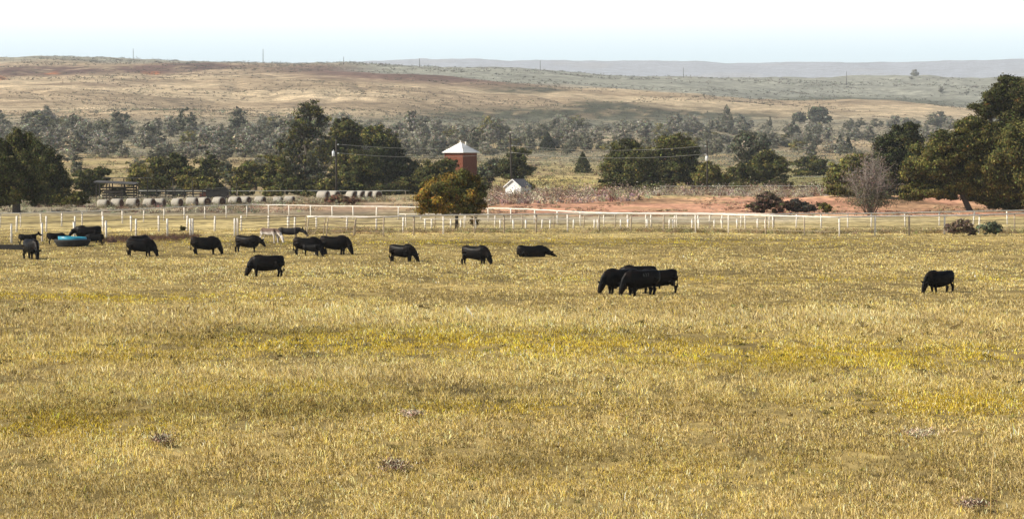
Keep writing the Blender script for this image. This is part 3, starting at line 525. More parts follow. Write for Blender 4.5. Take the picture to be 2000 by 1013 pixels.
# weeds left of the orange tree, around the bales
X, Y = scatter_screen(2600, -250, 830, 318, 430); n = len(X); s = fbm(X / 10, Y / 16, 3) > .42; X, Y = X[s], Y[s]; n = len(X); pxs = 1000 + F * X / Y
cs = np.where(RNG.random(n)[:, None] < .65, jitter((.28, .26, .18), n, .45), jitter((.16, .10, .07), n)); cs = np.where(((RNG.random(n) < .5) & (pxs > 560))[:, None], jitter((.36, .27, .15), n), cs)
clumps('bank_weeds', X, Y, RNG.uniform(.3, .85, n), cs, 40, np.full(n, .09), .8, label='grey-white weeds and dry brush between the back fence and the bales')
# weedy strip at the near fence, and dark brown weeds behind the grazing cows
D = RNG.normal(0, 1, 2600); px = RNG.uniform(600, 2500, 2600); Y = np.interp(px, [600, 1000, 1300, 1600, 2000, 2500], [236, 240, 243, 237, 237, 238]) + D * 2.2; X = (px - 1000) * Y / F; s = vn(X / 2.5, Y / 3) > .3; X, Y = X[s], Y[s]; n = len(X)
cs = np.where(RNG.random(n)[:, None] < .5, jitter((.24, .19, .09), n), jitter((.40, .33, .19), n)); cs = np.where(RNG.random(n)[:, None] < .2, jitter((.15, .12, .05), n), cs)
clumps('fence_weeds', X, Y, RNG.uniform(.25, .6, n), cs, 40, np.full(n, .055), .95, label='tall drab weeds growing along the foot of the near fence')
px = RNG.uniform(190, 760, 1100); Y = np.interp(px, [190, 590, 760], [352, 376, 402]) + RNG.normal(0, 3.2, 1100); X = (px - 1000) * Y / F
clumps('bale_weeds', X, Y, RNG.uniform(.3, .8, 1100), np.where(RNG.random(1100)[:, None] < .6, jitter((.30, .27, .18), 1100, .4), jitter((.15, .12, .06), 1100, .4)), 34, np.full(1100, .09), 1.0, label='rank dry weeds standing in front of the hay bales')
px = RNG.uniform(195, 385, 420); py = RNG.normal(468, 2.6, 420) - (px - 290) * .035; Y = F * H / (py - YH); X = (px - 1000) * Y / F; n = 420
clumps('brown_weeds', X, Y, RNG.uniform(.2, .45, n), np.where(RNG.random(n)[:, None] < .65, jitter((.12, .065, .055), n), jitter((.16, .12, .05), n)), 40, np.full(n, .05), .7, label='purple-brown dead weeds in a strip below the white posts on the left')

# ------------------------------------------------------------------ pipe fences
def fence(label, rail, posts, h, name='pipe_fence', pm='white', rm='white', pr=.07, rr=.05, wires=(.35, .75), wm='wire', flat=None, lean=0.0, wr=.012):
    """rail: [(px, py of the top rail)] or flat distance; posts: [px]; every post, the rail and the cables are parts"""
    if flat is None:
        xs = [a for a, _ in rail]; ds = [F * (H - h) / (b - YH) for _, b in rail]
        fd = lambda px: float(np.interp(px, xs, ds))
        ends = (xs[0], xs[-1])
    else: fd = lambda px: flat(px) if callable(flat) else flat; ends = rail
    c = (ends[0] + ends[1]) / 2; cD = fd(c); O = Vector((X_(c, cD), cD, zz(X_(c, cD), cD)))
    root = empty(name, O); tag(root, label, 'fence')
    def pt(px, z): D = fd(px); x = X_(px, D); return Vector((x, D, zz(x, D) * .8 + z)) - O
    pmesh = None
    for px in posts:
        b = pt(px, 0); D = fd(px)
        m = MB(); lx, ly = random.gauss(0, .04 + lean), random.gauss(0, .04)
        m.tube([(0, 0, -.3), (lx * .5, ly * .5, h * .5), (lx, ly, h - rr * .3 + random.uniform(-.01, .02))], pr * random.uniform(.85, 1.15), 8)
        mm = pm if not isinstance(pm, tuple) else random.choice(pm)
        m.build('post', M[mm], root, True, loc=b)
    n = max(2, int((ends[1] - ends[0]) / 20)); r = MB(); P = [ends[0] + (ends[1] - ends[0]) * i / n for i in range(n + 1)]
    r.tube([pt(px, h + .01 + .012 * math.sin(px * .13)) for px in P], rr, 6); r.build('rail', M[rm], root, True)
    for wz in wires:
        wv = MB(); wv.tube([pt(px, wz * h + .02 * math.sin(px * .21 + wz * 9)) for px in P], wr, 4); wv.build('cable', M[wm], root)
    return root
fence('long white pipe fence farthest back, running in front of the hay bales', [(-160, 421), (0, 418), (160, 415), (240, 411), (360, 404.5), (440, 402), (500, 401), (700, 403), (830, 404.5), (945, 407), (1000, 409), (1150, 414.5), (1222, 416.5), (1510, 418.5)],
      [-120, -80, -40, 0, 40, 80, 120, 160, 200, 239, 280, 320, 360, 400, 442, 482, 525, 565, 607, 649, 690, 735, 778, 822, 866, 910, 954, 998, 1044, 1089, 1134, 1180, 1226, 1272, 1318, 1364, 1410, 1456, 1502], 1.42, rr=.07, pr=.075, wires=(.3, .62))
fence('white pipe fence curving up to the right edge in front of the big tree', [(1500, 420), (1555, 418.2), (1640, 417), (1702, 416), (1768, 415), (1835, 414), (1900, 413), (2000, 410), (2200, 405)], [1510, 1555, 1604, 1656, 1702, 1768, 1835, 1901, 1968, 2035, 2105, 2180], 1.42, rr=.07, pr=.075, wires=(.3, .62))
fence('white-posted pipe fence in the middle, level top rail behind the cattle at the tank', [(-160, 421.7), (470, 421.7), (618, 423), (800, 424)], [-140, -85, -30, 32, 90, 146, 201, 256, 310, 365, 419, 471, 524, 575, 618, 677, 735, 787], 1.5, rr=.035, rm='rust', pr=.085, wires=(.3, .55, .8), wr=.014)
fence('nearest pen fence on the left with white posts and rusty cable top', [(-160, 439.5), (22, 437), (207, 433), (265, 428.5), (327, 428), (372, 427.5), (462, 427)], [-140, -60, 22, 82, 145, 207, 265, 327, 372, 376, 458, 463], 1.6, rr=.022, rm='rust', pr=.09, wires=(.33, .66), wr=.015)
near = fence('near pipe fence right of the gates, brown posts under a long pale rail', [(600, 424), (690, 424.5), (750, 425), (870, 422), (1000, 420), (1109, 418), (1250, 418), (1400, 418.5), (1500, 421), (1625, 424), (1760, 423), (1900, 422), (2000, 418), (2200, 414)],
      [749, 808, 866, 927, 985, 1047, 1109, 1170, 1232, 1296, 1359, 1423, 1496, 1572, 1640, 1709, 1776, 1845, 1912, 1982, 2050, 2120], 1.72, rr=.075, pm=('rust', 'white'), pr=.075, wires=(.25, .48, .72), wm='rust', wr=.018)
fence('second pipe fence just behind the near one, shorter posts at half its spacing', (780, 1530), [793, 849, 907, 966, 1021, 1082, 1140, 1201, 1262, 1322, 1386, 1447, 1511], 1.33, flat=lambda p: 256 - (p - 1150) * .004, rr=.06, pm=('rust', 'white'), pr=.065, wires=(.35, .7), wm='rust', wr=.018)
fence('low row of short white posts seen through the near fence', (826, 1500), [830, 843, 880, 900, 930, 977, 1003, 1027, 1058, 1074, 1120, 1161, 1167, 1212, 1226, 1265, 1307, 1314, 1352, 1365, 1395, 1411, 1440, 1480, 1495], .98, flat=lambda p: 251 + (p - 1000) * .003, rr=.035, pr=.085, wires=(.5,))
fence('pale thin pipe rail along the flat behind the hay bales', (270, 800), list(range(275, 800, 47)), 1.1, flat=lambda p: 441, rr=.05, rm='wirel', pm='rust', pr=.04, wires=())
fence('grey pipe rail behind the sagebrush bank, right of the big pair of trees', (1290, 1620), list(range(1300, 1620, 40)), 1.25, flat=lambda p: 492, rr=.05, rm='wirel', pm='rust', pr=.05, wires=(.5,), wm='wirel')
fence('distant thin white rail across the green flat at the right', (1495, 1660), [1500, 1560, 1620, 1655], 1.2, flat=lambda p: 640, rr=.06, rm='wirel', pm='rust', pr=.05, wires=())
# thick white gate post, pipe gates
p = G(563, 449); m = MB(); m.tube([(0, 0, -.3), (0, 0, .8), (0, 0, 1.32)], .13, 10); m.tube([(0, 0, 1.32), (0, 0, 1.4)], [.13, .05], 10)
tag(m.build('gate_post', M['white'], None, True, loc=p), 'thick white stub post between the two donkeys and the fence', 'post')
def gate(label, a, b, h=1.5, bars=5, lean=0.0, sag=0.0):
    A_ = G(*a); B_ = G(*b); r = empty('pipe_gate', A_); tag(r, label, 'gate'); d = B_ - A_; d.z = 0; L = Vector((lean, 0, h))
    f = MB(); f.tube([(0, 0, -.25), L * .5, L], .055, 8); f.tube([d + Vector((0, 0, -.2 + .0)), d + L * .5, d + L + Vector((0, 0, sag))], .05, 8); f.tube([L, d * .5 + L, d + L + Vector((0, 0, sag))], .045, 6); f.build('frame', M['rust'], r, True)
    for i in range(bars):
        t = .12 + .74 * i / (bars - 1); q = MB(); q.tube([L * t, d * .5 + L * t + Vector((0, 0, sag * .4)), d + L * t + Vector((0, 0, sag))], .024, 6); q.build('bar', M['wire'], r, True)
gate('pipe gate on the left, nearest the grazing white-bellied donkey', (465, 463), (597, 455), 1.58, 5)
gate('narrow leaning pipe gate panel behind the dark donkey', (598, 463), (631, 459), 1.72, 4, lean=.22)
gate('sagging pipe gate panel above the cow with the calf', (637, 460), (690, 462), 1.6, 5, lean=.18, sag=-.1)
gate('leaning pipe gate panel farthest right, joined to the near fence', (692, 461), (747, 460), 1.6, 5, lean=.16)

# ------------------------------------------------------------------ hay bales
def bale_mesh():
    m = MB(); n = 24; st = [(-.75, .60), (-.72, .70), (-.4, .73), (0, .735), (.4, .73), (.72, .70), (.75, .60)]
    vs = [(x, r * math.cos(2 * PI * j / n) * (1.04 + .02 * math.sin(j * 2.3)), r * math.sin(2 * PI * j / n) * .95) for x, r in st for j in range(n)]
    fs = [(i * n + j, (i + 1) * n + j, (i + 1) * n + (j + 1) % n, i * n + (j + 1) % n) for i in range(len(st) - 1) for j in range(n)]
    m.add(vs, fs); e = MB(); e.tube([(.745, 0, 0), (.752, 0, 0), (.757, 0, 0)], [.60, .55, .30], 24)
    a = m.mesh('wrap', True); a.materials.append(M['hay']); b = e.mesh('bale_end'); b.materials.append(M['hayend']); return a, b
BM, BE = bale_mesh()
def bale(px, py, yaw, label, group, s=1.0):
    g = G(px, py); r = empty('hay_bale', g + Vector((0, 0, .66 * s)), math.radians(yaw)); r.scale = (s * random.uniform(.92, 1.1), s, s * random.uniform(.94, 1.06)); tag(r, label, 'hay bale', group)
    link('wrap', BM, None, r); link('bale_end', BE, None, r); link('bale_end', BE, None, r).rotation_euler = (0, 0, PI)
for i in range(14):
    px = 203 + i * 28 + random.uniform(-5, 5); py = np.interp(px, [200, 300, 480, 570], [406, 405, 401, 399])
    bale(px, py, -25 + random.uniform(-16, 16), 'round net-wrapped hay bale in the long row behind the back fence', 'hay bales in the long row', random.uniform(.82, .98))
for i, px in enumerate([632, 652, 688, 704, 718, 733]):
    bale(px, 390.5, -38 + random.uniform(-8, 8), 'round grey hay bale in the short row behind the rust-brown bush', 'hay bales in the short row', 1.08)

# ------------------------------------------------------------------ shelter, corral, sheds
g = G(228, 391); r = empty('open_shelter', g); tag(r, 'dark open-sided livestock shelter with flat roof, left of the bales', 'shelter')
for x in (-3.0, -.9, 1.1, 3.0):
    for y in (-1.6, 1.6): m = MB(); m.box((0, 0, 1.3), (.16, .16, 2.7)); m.build('post', M['wood'], r, loc=(x, y, 0))
m = MB(); m.add([(-3.4, -2, 2.82), (3.3, -2, 2.5), (3.3, 2, 2.75), (-3.4, 2, 3.05), (-3.4, -2, 2.96), (3.3, -2, 2.62), (3.3, 2, 2.87), (-3.4, 2, 3.19)], [(3, 2, 1, 0), (4, 5, 6, 7), (0, 1, 5, 4), (1, 2, 6, 5), (2, 3, 7, 6), (3, 0, 4, 7)]); m.build('roof', M['roofd'], r)
m = MB()
for i in range(5): m.box((.2, 1.7, .3 + i * .42), (5.6, .05, .3))
for i in range(3): m.box((-.3, -1.72, .35 + i * .5), (3.0, .05, .2))
m.build('side_boards', M['wood'], r)
for x in (-3.4, -.6, 3.2): m = MB(); m.box((0, 0, 1.75), (.14, .14, 3.5)); m.build('tall_post', M['wood'], r, loc=(x + 1.4, 2.5, 0))
m = MB(); m.box((1.4, 2.5, 3.55), (8.0, 1.2, .1)); m.build('upper_roof', M['roofd'], r)
r = empty('board_fence', G(360, 388)); tag(r, 'dark board corral fence between the shelter and the low pen', 'fence')
for i in range(11): m = MB(); m.box((0, 0, .75), (.13, .13, 1.7)); m.build('post', M['dark'], r, loc=(-7.6 + i * 1.52, 0, 0))
for z in (.35, .75, 1.15, 1.5): m = MB(); m.box((0, -.09, z), (15.4, .04, .16)); m.build('board', M['dark'], r)
r = empty('low_pen_shed', G(425, 388)); tag(r, 'low dark pen shed with red end wall behind the bales', 'shed')
m = MB(); m.box((0, 0, .8), (3.6, 2.4, 1.6)); m.build('wall', M['dark'], r); m = MB(); m.add([(-1.9, -1.35, 1.62), (1.9, -1.35, 1.85), (1.9, 1.35, 1.85), (-1.9, 1.35, 1.62), (-1.9, -1.35, 1.7), (1.9, -1.35, 1.95), (1.9, 1.35, 1.95), (-1.9, 1.35, 1.7)], [(3, 2, 1, 0), (4, 5, 6, 7), (0, 1, 5, 4), (1, 2, 6, 5), (2, 3, 7, 6), (3, 0, 4, 7)]); m.build('roof', M['roofd'], r)
m = MB(); m.box((-2.4, -.3, .5), (1.1, .1, .95)); m.build('end_panel', M['red'], r)
for px, h in ((441, 3.2), (462, 2.6), (376, 2.9), (338, 2.9)):
    m = MB(); m.tube([(0, 0, -.2), (0, 0, h)], .07, 6); tag(m.build('corral_pole', M['wood'], None, True, loc=G(px, 387)), 'thin upright timber pole standing in the corral behind the bales', 'pole', 'poles standing in the corral')

# red tower with white hip roof
D = 545; k = D / F; x0 = X_(900, D); g = Vector((x0, D, zz(x0, D))); a = 43.6 * k / 2; top = Z_(298, D) - g.z
r = empty('tank_tower', g, math.radians(-36.6)); tag(r, 'square red brick tower with white metal hip roof above the trees', 'tower')
m = MB(); m.box((0, 0, top / 2 - .2), (2 * a, 2 * a, top + .4)); m.build('wall', M['red'], r)
for cx, cy in ((-a, -a), (a, -a), (a, a), (-a, a)): m = MB(); m.box((0, 0, top / 2), (.16, .16, top)); m.build('corner_trim', M['red'], r, loc=(cx, cy, 0))
o_ = a + .5; rh = 19.5 * k; m = MB(); m.add([(-o_, -o_, 0), (o_, -o_, 0), (o_, o_, 0), (-o_, o_, 0), (-.45, .45, rh), (.45, -.45, rh), (-o_, -o_, -.1), (o_, -o_, -.1), (o_, o_, -.1), (-o_, o_, -.1)],
    [(0, 1, 5, 4), (1, 2, 5), (2, 3, 4, 5), (3, 0, 4), (1, 0, 6, 7), (2, 1, 7, 8), (3, 2, 8, 9), (0, 3, 9, 6), (6, 9, 8, 7)]); rf = m.build('roof', M['roofw'], r, loc=(0, 0, top + .05))
m = MB(); m.tube([(-.3, .3, rh - .1), (-.3, .3, rh + .3)], .13, 8); m.tube([(-.3, .3, rh + .3), (-.3, .3, rh + .42)], [.2, .12], 8); m.build('vent', M['roofw'], rf, True)
m = MB(); m.tube([(1.1, .3, rh * .55), (1.1, .3, rh + .12)], .12, 8); m.build('vent', M['roofw'], rf, True)
# white shed
D = D_at(1010, 383); k = D / F; x0 = X_(1012, D); g = Vector((x0, D, zz(x0, D))); r = empty('small_shed', g, math.radians(-38)); tag(r, 'small white shed with grey shingle gable roof below the tall pole', 'shed')
W2, L2, e_, rd = 1.75, 1.45, 1.75, 2.95
m = MB(); m.add([(-W2, -L2, -.2), (W2, -L2, -.2), (W2, L2, -.2), (-W2, L2, -.2), (-W2, -L2, e_), (W2, -L2, e_), (W2, L2, e_), (-W2, L2, e_), (0, -L2, rd), (0, L2, rd)], [(0, 1, 5, 8, 4), (1, 2, 6, 5), (2, 3, 7, 9, 6), (3, 0, 4, 7)]); m.build('wall', M['wall'], r)
for s, nm in ((-1, 'roof'), (1, 'roof')):
    e2 = W2 + .25; dz = .2; zl = e_ - .25 * (rd - e_) / W2; m = MB(); Q = [(0, -L2 - .22, rd + .03), (s * e2, -L2 - .22, zl + .03), (s * e2, L2 + .22, zl + .03), (0, L2 + .22, rd + .03)]
    m.add(Q + [(x, y, z + .07) for x, y, z in Q], [(0, 1, 2, 3), (4, 5, 6, 7), (0, 1, 5, 4), (1, 2, 6, 5), (2, 3, 7, 6), (3, 0, 4, 7)]); m.build('roof', M['shing'], r)
    m = MB(); y = -L2 - .25; m.add([(0, y, rd - .1), (s * e2, y, zl - .1), (s * e2, y, zl + .1), (0, y, rd + .1), (0, y - .04, rd - .1), (s * e2, y - .04, zl - .1), (s * e2, y - .04, zl + .1), (0, y - .04, rd + .1)], [(0, 1, 2, 3), (4, 5, 6, 7), (0, 1, 5, 4), (2, 3, 7, 6), (1, 2, 6, 5)]); m.build('fascia', M['wall'], r)
m = MB(); m.box((0, -L2 - .02, .78), (.8, .05, 1.5)); m.build('door', M['roofw'], r)

# ------------------------------------------------------------------ power poles and lines
def pole(label, px, py0, py1, arms, can=None, D=None, name='power_pole', rad=.17, group=None, dx=0):
    D = D or D_at(px, py0); k = D / F; x0 = X_(px, D); g = Vector((x0, D, zz(x0, D))); hgt = Z_(py1, D) - g.z; r = empty(name, g); tag(r, label, 'pole', group)
    m = MB(); m.tube([(0, 0, -.5), (dx * .5, 0, hgt * .5), (dx, 0, hgt)], [rad, rad * .85, rad * .68], 8); m.build('shaft', M['pole'], r, True)
    att = []
    for (py, s) in arms:
        z = Z_(py, D) - g.z; m = MB(); m.tube([(dx, 0, z), (dx + s * .32, -.05, z + .05)], .04, 6); m.sph((dx + s * .36, -.05, z + .06), .11, 8, 6); m.build('insulator', M['grey'], r, True); att.append(g + Vector((dx + s * .4, -.05, z + .1)))
    if can:
        z = Z_(can[0], D) - g.z; s = can[1]; m = MB(); m.tube([(s * .48 + dx, -.1, z - .45), (s * .48 + dx, -.1, z - .4), (s * .48 + dx, -.1, z + .42), (s * .48 + dx, -.1, z + .5)], [.18, .26, .26, .16], 12)
        m.tube([(s * .48 + dx, -.1, z + .5), (s * .48 + dx, -.1, z + .72)], .05, 6); m.build('transformer', M['grey'], r, True)
        m = MB(); m.tube([(dx, 0, z), (s * .48 + dx, -.1, z)], .05, 6); m.build('bracket', M['dark'], r)
    return att
A1 = pole('dark power pole with pale transformer can on its left, before the dark trees', 657, 376, 272, [(283, 1), (300, 1)], (300.5, -1), D=450, rad=.2)
A2 = pole('slightly leaning dark power pole rising behind the white shed', 1000, 356, 262, [(285, 1), (299, 1)], dx=-.35, D=478, rad=.2)
A3 = pole('power pole with white transformer at the right edge of the big pair of trees', 1381, 370, 277, [(286, -1), (302, -1)], (310, -.2), D=480)
def wire(label, a, b, sag, name='power_line', grp=None):
    m = MB(); P = [a.lerp(b, t / 24) - Vector((0, 0, 4 * sag * (t / 24) * (1 - t / 24))) - a for t in range(25)]; m.tube(P, .022, 4); tag(m.build(name, M['wirel'], None, True, loc=a), label, 'cable', grp)
wire('upper cable between the transformer pole and the leaning pole', A1[0], A2[0], .7); wire('lower cable between the transformer pole and the leaning pole', A1[1], A2[1], .8)
wire('upper cable from the leaning pole to the right-hand transformer pole', A2[0], A3[0], .9); wire('lower cable from the leaning pole to the right-hand transformer pole', A2[1], A3[1], .9)
m = MB(); m.tube([(0, 0, -.2), (0, 0, 1.4)], .1, 6); tag(m.build('stub_post', M['wood'], None, True, loc=G(1354, 376)), 'dark stub post behind the sagebrush, right of the big pair of trees', 'post')
for px, y0, y1, t in ((262, 118.5, 96, 'pale pole on the skyline above the far left hills'), (515, 124, 97, 'dark pole standing tallest on the skyline, left of the blue mesa'), (672, 127, 112, 'faint thin pole against the left end of the blue mesa'), (820, 132, 115, 'short dark pole on the ridge in front of the blue mesa'),
                      (1055, 139, 119, 'thin pole on the ridge above the dark hillside patch'), (1334, 152, 133, 'thin far pole in front of the blue mesa, right of centre'), (1652, 167, 140, 'thin far pole on the sage flat at right')):
    D = min(D_at(px, y0), 4200); pole(t, px, y0, y1, [], D=D, name='ridge_pole', rad=.3 * D / 2500)

# ------------------------------------------------------------------ stock tank, trough
g = G(141, 481); r = empty('stock_tank', g); tag(r, 'round black rubber stock tank holding a blue tub of water', 'stock tank')
m = MB(); n = 40; pr_ = [(1.12, -.05), (1.22, .12), (1.36, .34), (1.42, .5), (1.38, .56), (1.2, .54), (1.12, .3), (1.1, .05)]
m.add([(a_ * math.cos(2 * PI * j / n) * 1.03, a_ * math.sin(2 * PI * j / n) * .9, z) for a_, z in pr_ for j in range(n)], [(i * n + j, i * n + (j + 1) % n, (i + 1) * n + (j + 1) % n, (i + 1) * n + j) for i in range(len(pr_) - 1) for j in range(n)]); m.build('tank_wall', M['rubber'], r, True)
m = MB(); pr_ = [(1.05, .1), (1.12, .52), (1.14, .74), (1.10, .76), (1.06, .70), (1.0, .66)]
m.add([(a_ * math.cos(2 * PI * j / n) * 1.0, a_ * math.sin(2 * PI * j / n) * .86, z - .05 * math.cos(2 * PI * j / n)) for a_, z in pr_ for j in range(n)], [(i * n + j, i * n + (j + 1) % n, (i + 1) * n + (j + 1) % n, (i + 1) * n + j) for i in range(len(pr_) - 1) for j in range(n)]); m.build('blue_liner', M['water'], r, True)
m = MB(); m.add([(1.02 * math.cos(2 * PI * j / n), .88 * math.sin(2 * PI * j / n), .64) for j in range(n)], [tuple(range(n))]); m.build('water', M['water'], r)
g = G(2, 487); m = MB()
m.box((0, -.28, .17), (3.2, .05, .36)); m.box((0, .28, .17), (3.2, .05, .36)); m.box((0, 0, .05), (3.2, .52, .05)); m.box((-1.58, 0, .17), (.05, .52, .34)); m.box((1.58, 0, .17), (.05, .52, .34))
tag(m.build('feed_trough', M['dark'], None, loc=g), 'long low dark trough on the ground at the left edge', 'trough')

# ------------------------------------------------------------------ cattle
def cow_mesh(pose, seed, calf=False, donkey=False, turn=0.0):
    R = random.Random(seed); m = MB(); n = 12
    slim = .86 if calf else 1.0
    if donkey: st = [(-.80, 1.02, .10, .08), (-.74, 1.0, .20, .16), (-.58, .98, .26, .22), (-.3, .93, .27, .25), (0, .90, .29, .27), (.3, .92, .29, .25), (.5, .95, .27, .2), (.66, .97, .22, .14), (.76, .98, .14, .09)]
    else: st = [(-.86, 1.14, .12, .12), (-.80, 1.06, .27, .22), (-.62, .98, .37, .29), (-.3, .92, .415, .34), (0, .885, .445, .365), (.3, .89, .435, .345), (.52, .92, .40, .29), (.68, .95, .34, .23), (.80, .98, .2, .14)]
    lie = pose == 'lie'; dz = -.50 if lie else 0
    if calf: st = [(x, z + (.04 if z < 2 else 0), a * .80, b * .82) for x, z, a, b in st]
    if donkey: BT = [(x, z + a, z - a, b) for x, z, a, b in st]
    else:
        BT = [(-.92, 1.20, .98, .10), (-.88, 1.27, .80, .19), (-.78, 1.325, .66, .26), (-.6, 1.34, .60, .31), (-.35, 1.315, .55, .35), (0, 1.30, .49, .375), (.3, 1.31, .47, .36), (.52, 1.345, .49, .31), (.70, 1.33, .55, .25), (.84, 1.23, .66, .17), (.9, 1.1, .8, .09)]
        sg_ = R.uniform(-.03, .03); BT = [(x, t - .02 * math.sin((x + .9) * 1.7) + sg_ * (x > -.5) * (x < .4), b - .08 - .04 * R.random() * (abs(x) < .4), h_ * R.uniform(.98, 1.05)) for x, t, b, h_ in BT]
        if calf: BT = [(x, t, b + .13, h_ * .78) for x, t, b, h_ in BT]
        if lie: BT = [(x, t + .04, max(b, .52), h_ * 1.12) for x, t, b, h_ in BT]
    nn_ = 18; pw = lambda v, e: math.copysign(abs(v) ** e, v); vs_ = []
    for x, t, b, h_ in BT:
        for j in range(nn_):
            a_ = 2 * PI * j / nn_; vs_.append((x, h_ * pw(math.cos(a_), .78), (t + b) / 2 + dz + (t - b) / 2 * pw(math.sin(a_), .86)))
    fs_ = [(i * nn_ + j, i * nn_ + (j + 1) % nn_, (i + 1) * nn_ + (j + 1) % nn_, (i + 1) * nn_ + j) for i in range(len(BT) - 1) for j in range(nn_)]
    m.add(vs_, fs_ + [tuple(range(nn_ - 1, -1, -1)), tuple((len(BT) - 1) * nn_ + j for j in range(nn_))])
    if not donkey and not calf:
        m.sph((.64, 0, .70 + dz), (.24, .17, .25)); m.sph((-.70, .12, 1.16 + dz), (.13, .08, .10)); m.sph((-.70, -.12, 1.16 + dz), (.13, .08, .10)); m.sph((.46, 0, 1.27 + dz), (.26, .12, .10))
        if not lie: m.sph((-.42, 0, .58), (.16, .13, .13))
    for s in (-1, 1):
        m.sph((.48, s * .19, .93 + dz), (.20, .12, .32) if not donkey else (.14, .09, .26)); m.sph((-.58, s * .18, .92 + dz), (.24, .13, .32) if not donkey else (.18, .1, .26))
    # neck and head
    q = .78 if calf else 1
    NK = {'graze': [(.50, 1.05, .33, .20), (.76, .94, .29, .165), (.96, .75, .225, .14), (1.09, .57, .165, .12)], 'low': [(.5, 1.06, .33, .2), (.78, 1.0, .28, .16), (.98, .89, .22, .135), (1.1, .79, .17, .12)],
          'up': [(.56, 1.10, .25, .16), (.78, 1.18, .20, .13), (.95, 1.28, .16, .11), (1.04, 1.34, .14, .11)], 'lie': [(.50, .58, .33, .22), (.82, .54, .26, .17), (1.06, .40, .20, .14), (1.22, .28, .15, .12)]}[pose]
    HD = {'graze': [(1.07, .60, .13, .11), (1.14, .49, .165, .14), (1.20, .35, .14, .125), (1.25, .21, .10, .10), (1.28, .11, .09, .095)], 'low': [(1.06, .86, .13, .11), (1.15, .80, .165, .14), (1.26, .67, .14, .125), (1.36, .54, .10, .10), (1.41, .47, .09, .095)],
          'up': [(1.0, 1.38, .13, .12), (1.10, 1.36, .155, .135), (1.24, 1.28, .11, .095), (1.38, 1.20, .085, .08), (1.44, 1.17, .07, .075)], 'lie': [(1.22, .30, .11, .1), (1.30, .26, .12, .11), (1.42, .19, .10, .095), (1.54, .12, .075, .08), (1.6, .1, .06, .07)]}[pose]
    if pose == 'graze' and not donkey: NK = [(x - .07 * i / 3, z, a * 1.12, b * 1.1) for i, (x, z, a, b) in enumerate(NK)]; HD = [(x - .09, z, a * 1.12, b * 1.08) for x, z, a, b in HD]
    if donkey:
        NK = [(x, z, a * .68, b * .62) for x, z, a, b in NK]; HD = [(x + .03, z, a * .82, b * .72) for x, z, a, b in HD]
    hd = R.uniform(-.05, .09) if pose in ('graze', 'low') else 0; NK = [(x - hd * .5 * (x - .5), z + hd * max(0, x - .5) / .6, a, b) for x, z, a, b in NK]; HD = [(x - hd * .4 + (z - HD[0][1]) * R.choice((-.12, 0, .1)) * .0, z + hd * (1 if pose == 'low' else max(0, (z - .1) / .4)), a, b) for x, z, a, b in HD]
    tr = lambda x, z: (x, turn * max(0, x - .6) ** 1.3, z)
    m.tube([tr(x, z) for x, z, a, b in NK], 0, n, ell=[(b * (q if i else 1) * slim, a * (q if i else .8)) for i, (x, z, a, b) in enumerate(NK)])
    m.tube([tr(x, z) for x, z, a, b in HD], 0, n, ell=[(b, a) for x, z, a, b in HD])
    hx, hz_ = HD[1][0] - .04, HD[1][1] + .07; mxx, mzz = HD[-1][0], HD[-1][1]; yb = tr(hx, 0)[1]
    m.sph((mxx - .01, tr(mxx, 0)[1], mzz), (.075, .078, .07) if not donkey else (.055, .055, .06))
    for s in (-1, 1):
        if donkey: m.tube([(hx - .02, yb + s * .06, hz_ + .02), (hx - .10, yb + s * .12, hz_ + .18), (hx - .14, yb + s * .16, hz_ + .34)], [.032, .05, .02], 7)
        else: m.tube([(hx, yb + s * .08, hz_), (hx + .04, yb + s * .18, hz_ + .07), (hx + .13, yb + s * .27, hz_ + .13)], 0, 8, ell=[(.05, .045), (.045, .085), (.025, .035)])
        m.sph((HD[1][0] + .035, tr(HD[1][0], 0)[1] + s * .098, HD[1][1] - .01), .026, 8, 6)
    # legs
    lt = .68 if donkey else (.98 if calf else 1.24)
    if lie:
        for s in (-1, 1):
            m.tube([(.5, s * .2, .3), (.75, s * .26, .12), (.60, s * .30, .07), (.42, s * .3, .07)], [.13, .075, .055, .055], 8); m.tube([(-.5, s * .22, .35), (-.25, s * .32, .16), (-.5, s * .36, .09), (-.2, s * .38, .06)], [.2, .13, .07, .05], 8)
    else:
        for s in (-1, 1):
            ph = R.uniform(-.16, .16); b = R.uniform(-.03, .05)
            m.tube([(.50, s * .16, .84), (.52 + ph * .4, s * .165, .60), (.55 + ph * .8, s * .16, .42), (.54 + ph, s * .155, .20), (.55 + ph * 1.05, s * .155, .10), (.585 + ph * 1.1, s * .155, .0)], [.15 * lt, .10 * lt, .074 * lt, .050 * lt, .055 * lt, .068 * lt], 9)
            ph = R.uniform(-.20, .16)
            m.tube([(-.60, s * .17, .92), (-.54 + ph * .2, s * .18, .70), (-.66 + ph * .6, s * .175, .50), (-.72 + ph * .8, s * .17, .42), (-.69 + ph, s * .165, .20), (-.67 + ph, s * .165, .10), (-.63 + ph, s * .165, .0)], [.21 * lt, .155 * lt, .085 * lt, .073 * lt, .052 * lt, .056 * lt, .068 * lt], 9)
    tx = -.88 if not donkey else -.80; sw = R.uniform(-.05, .05); tb = .12 if lie else .52
    m.tube([(tx + .08, 0, 1.16 + dz), (tx - .03, 0, 1.12 + dz), (tx - .07, sw, .9 + dz * .8), (tx - .05, sw * 1.5, (.9 + tb) / 2 + dz * .4), (tx - .04, sw * 2, tb)], [.045, .036, .028, .026, .022], 7); m.sph((tx - .04, sw * 2, tb - .06 if not lie else .1), (.05, .045, .13 if not lie else .06))
    src = m.mesh('src'); tmp = bpy.data.objects.new('src', src); COL.objects.link(tmp)
    md = tmp.modifiers.new('r', 'REMESH'); md.mode = 'VOXEL'; md.voxel_size = .019
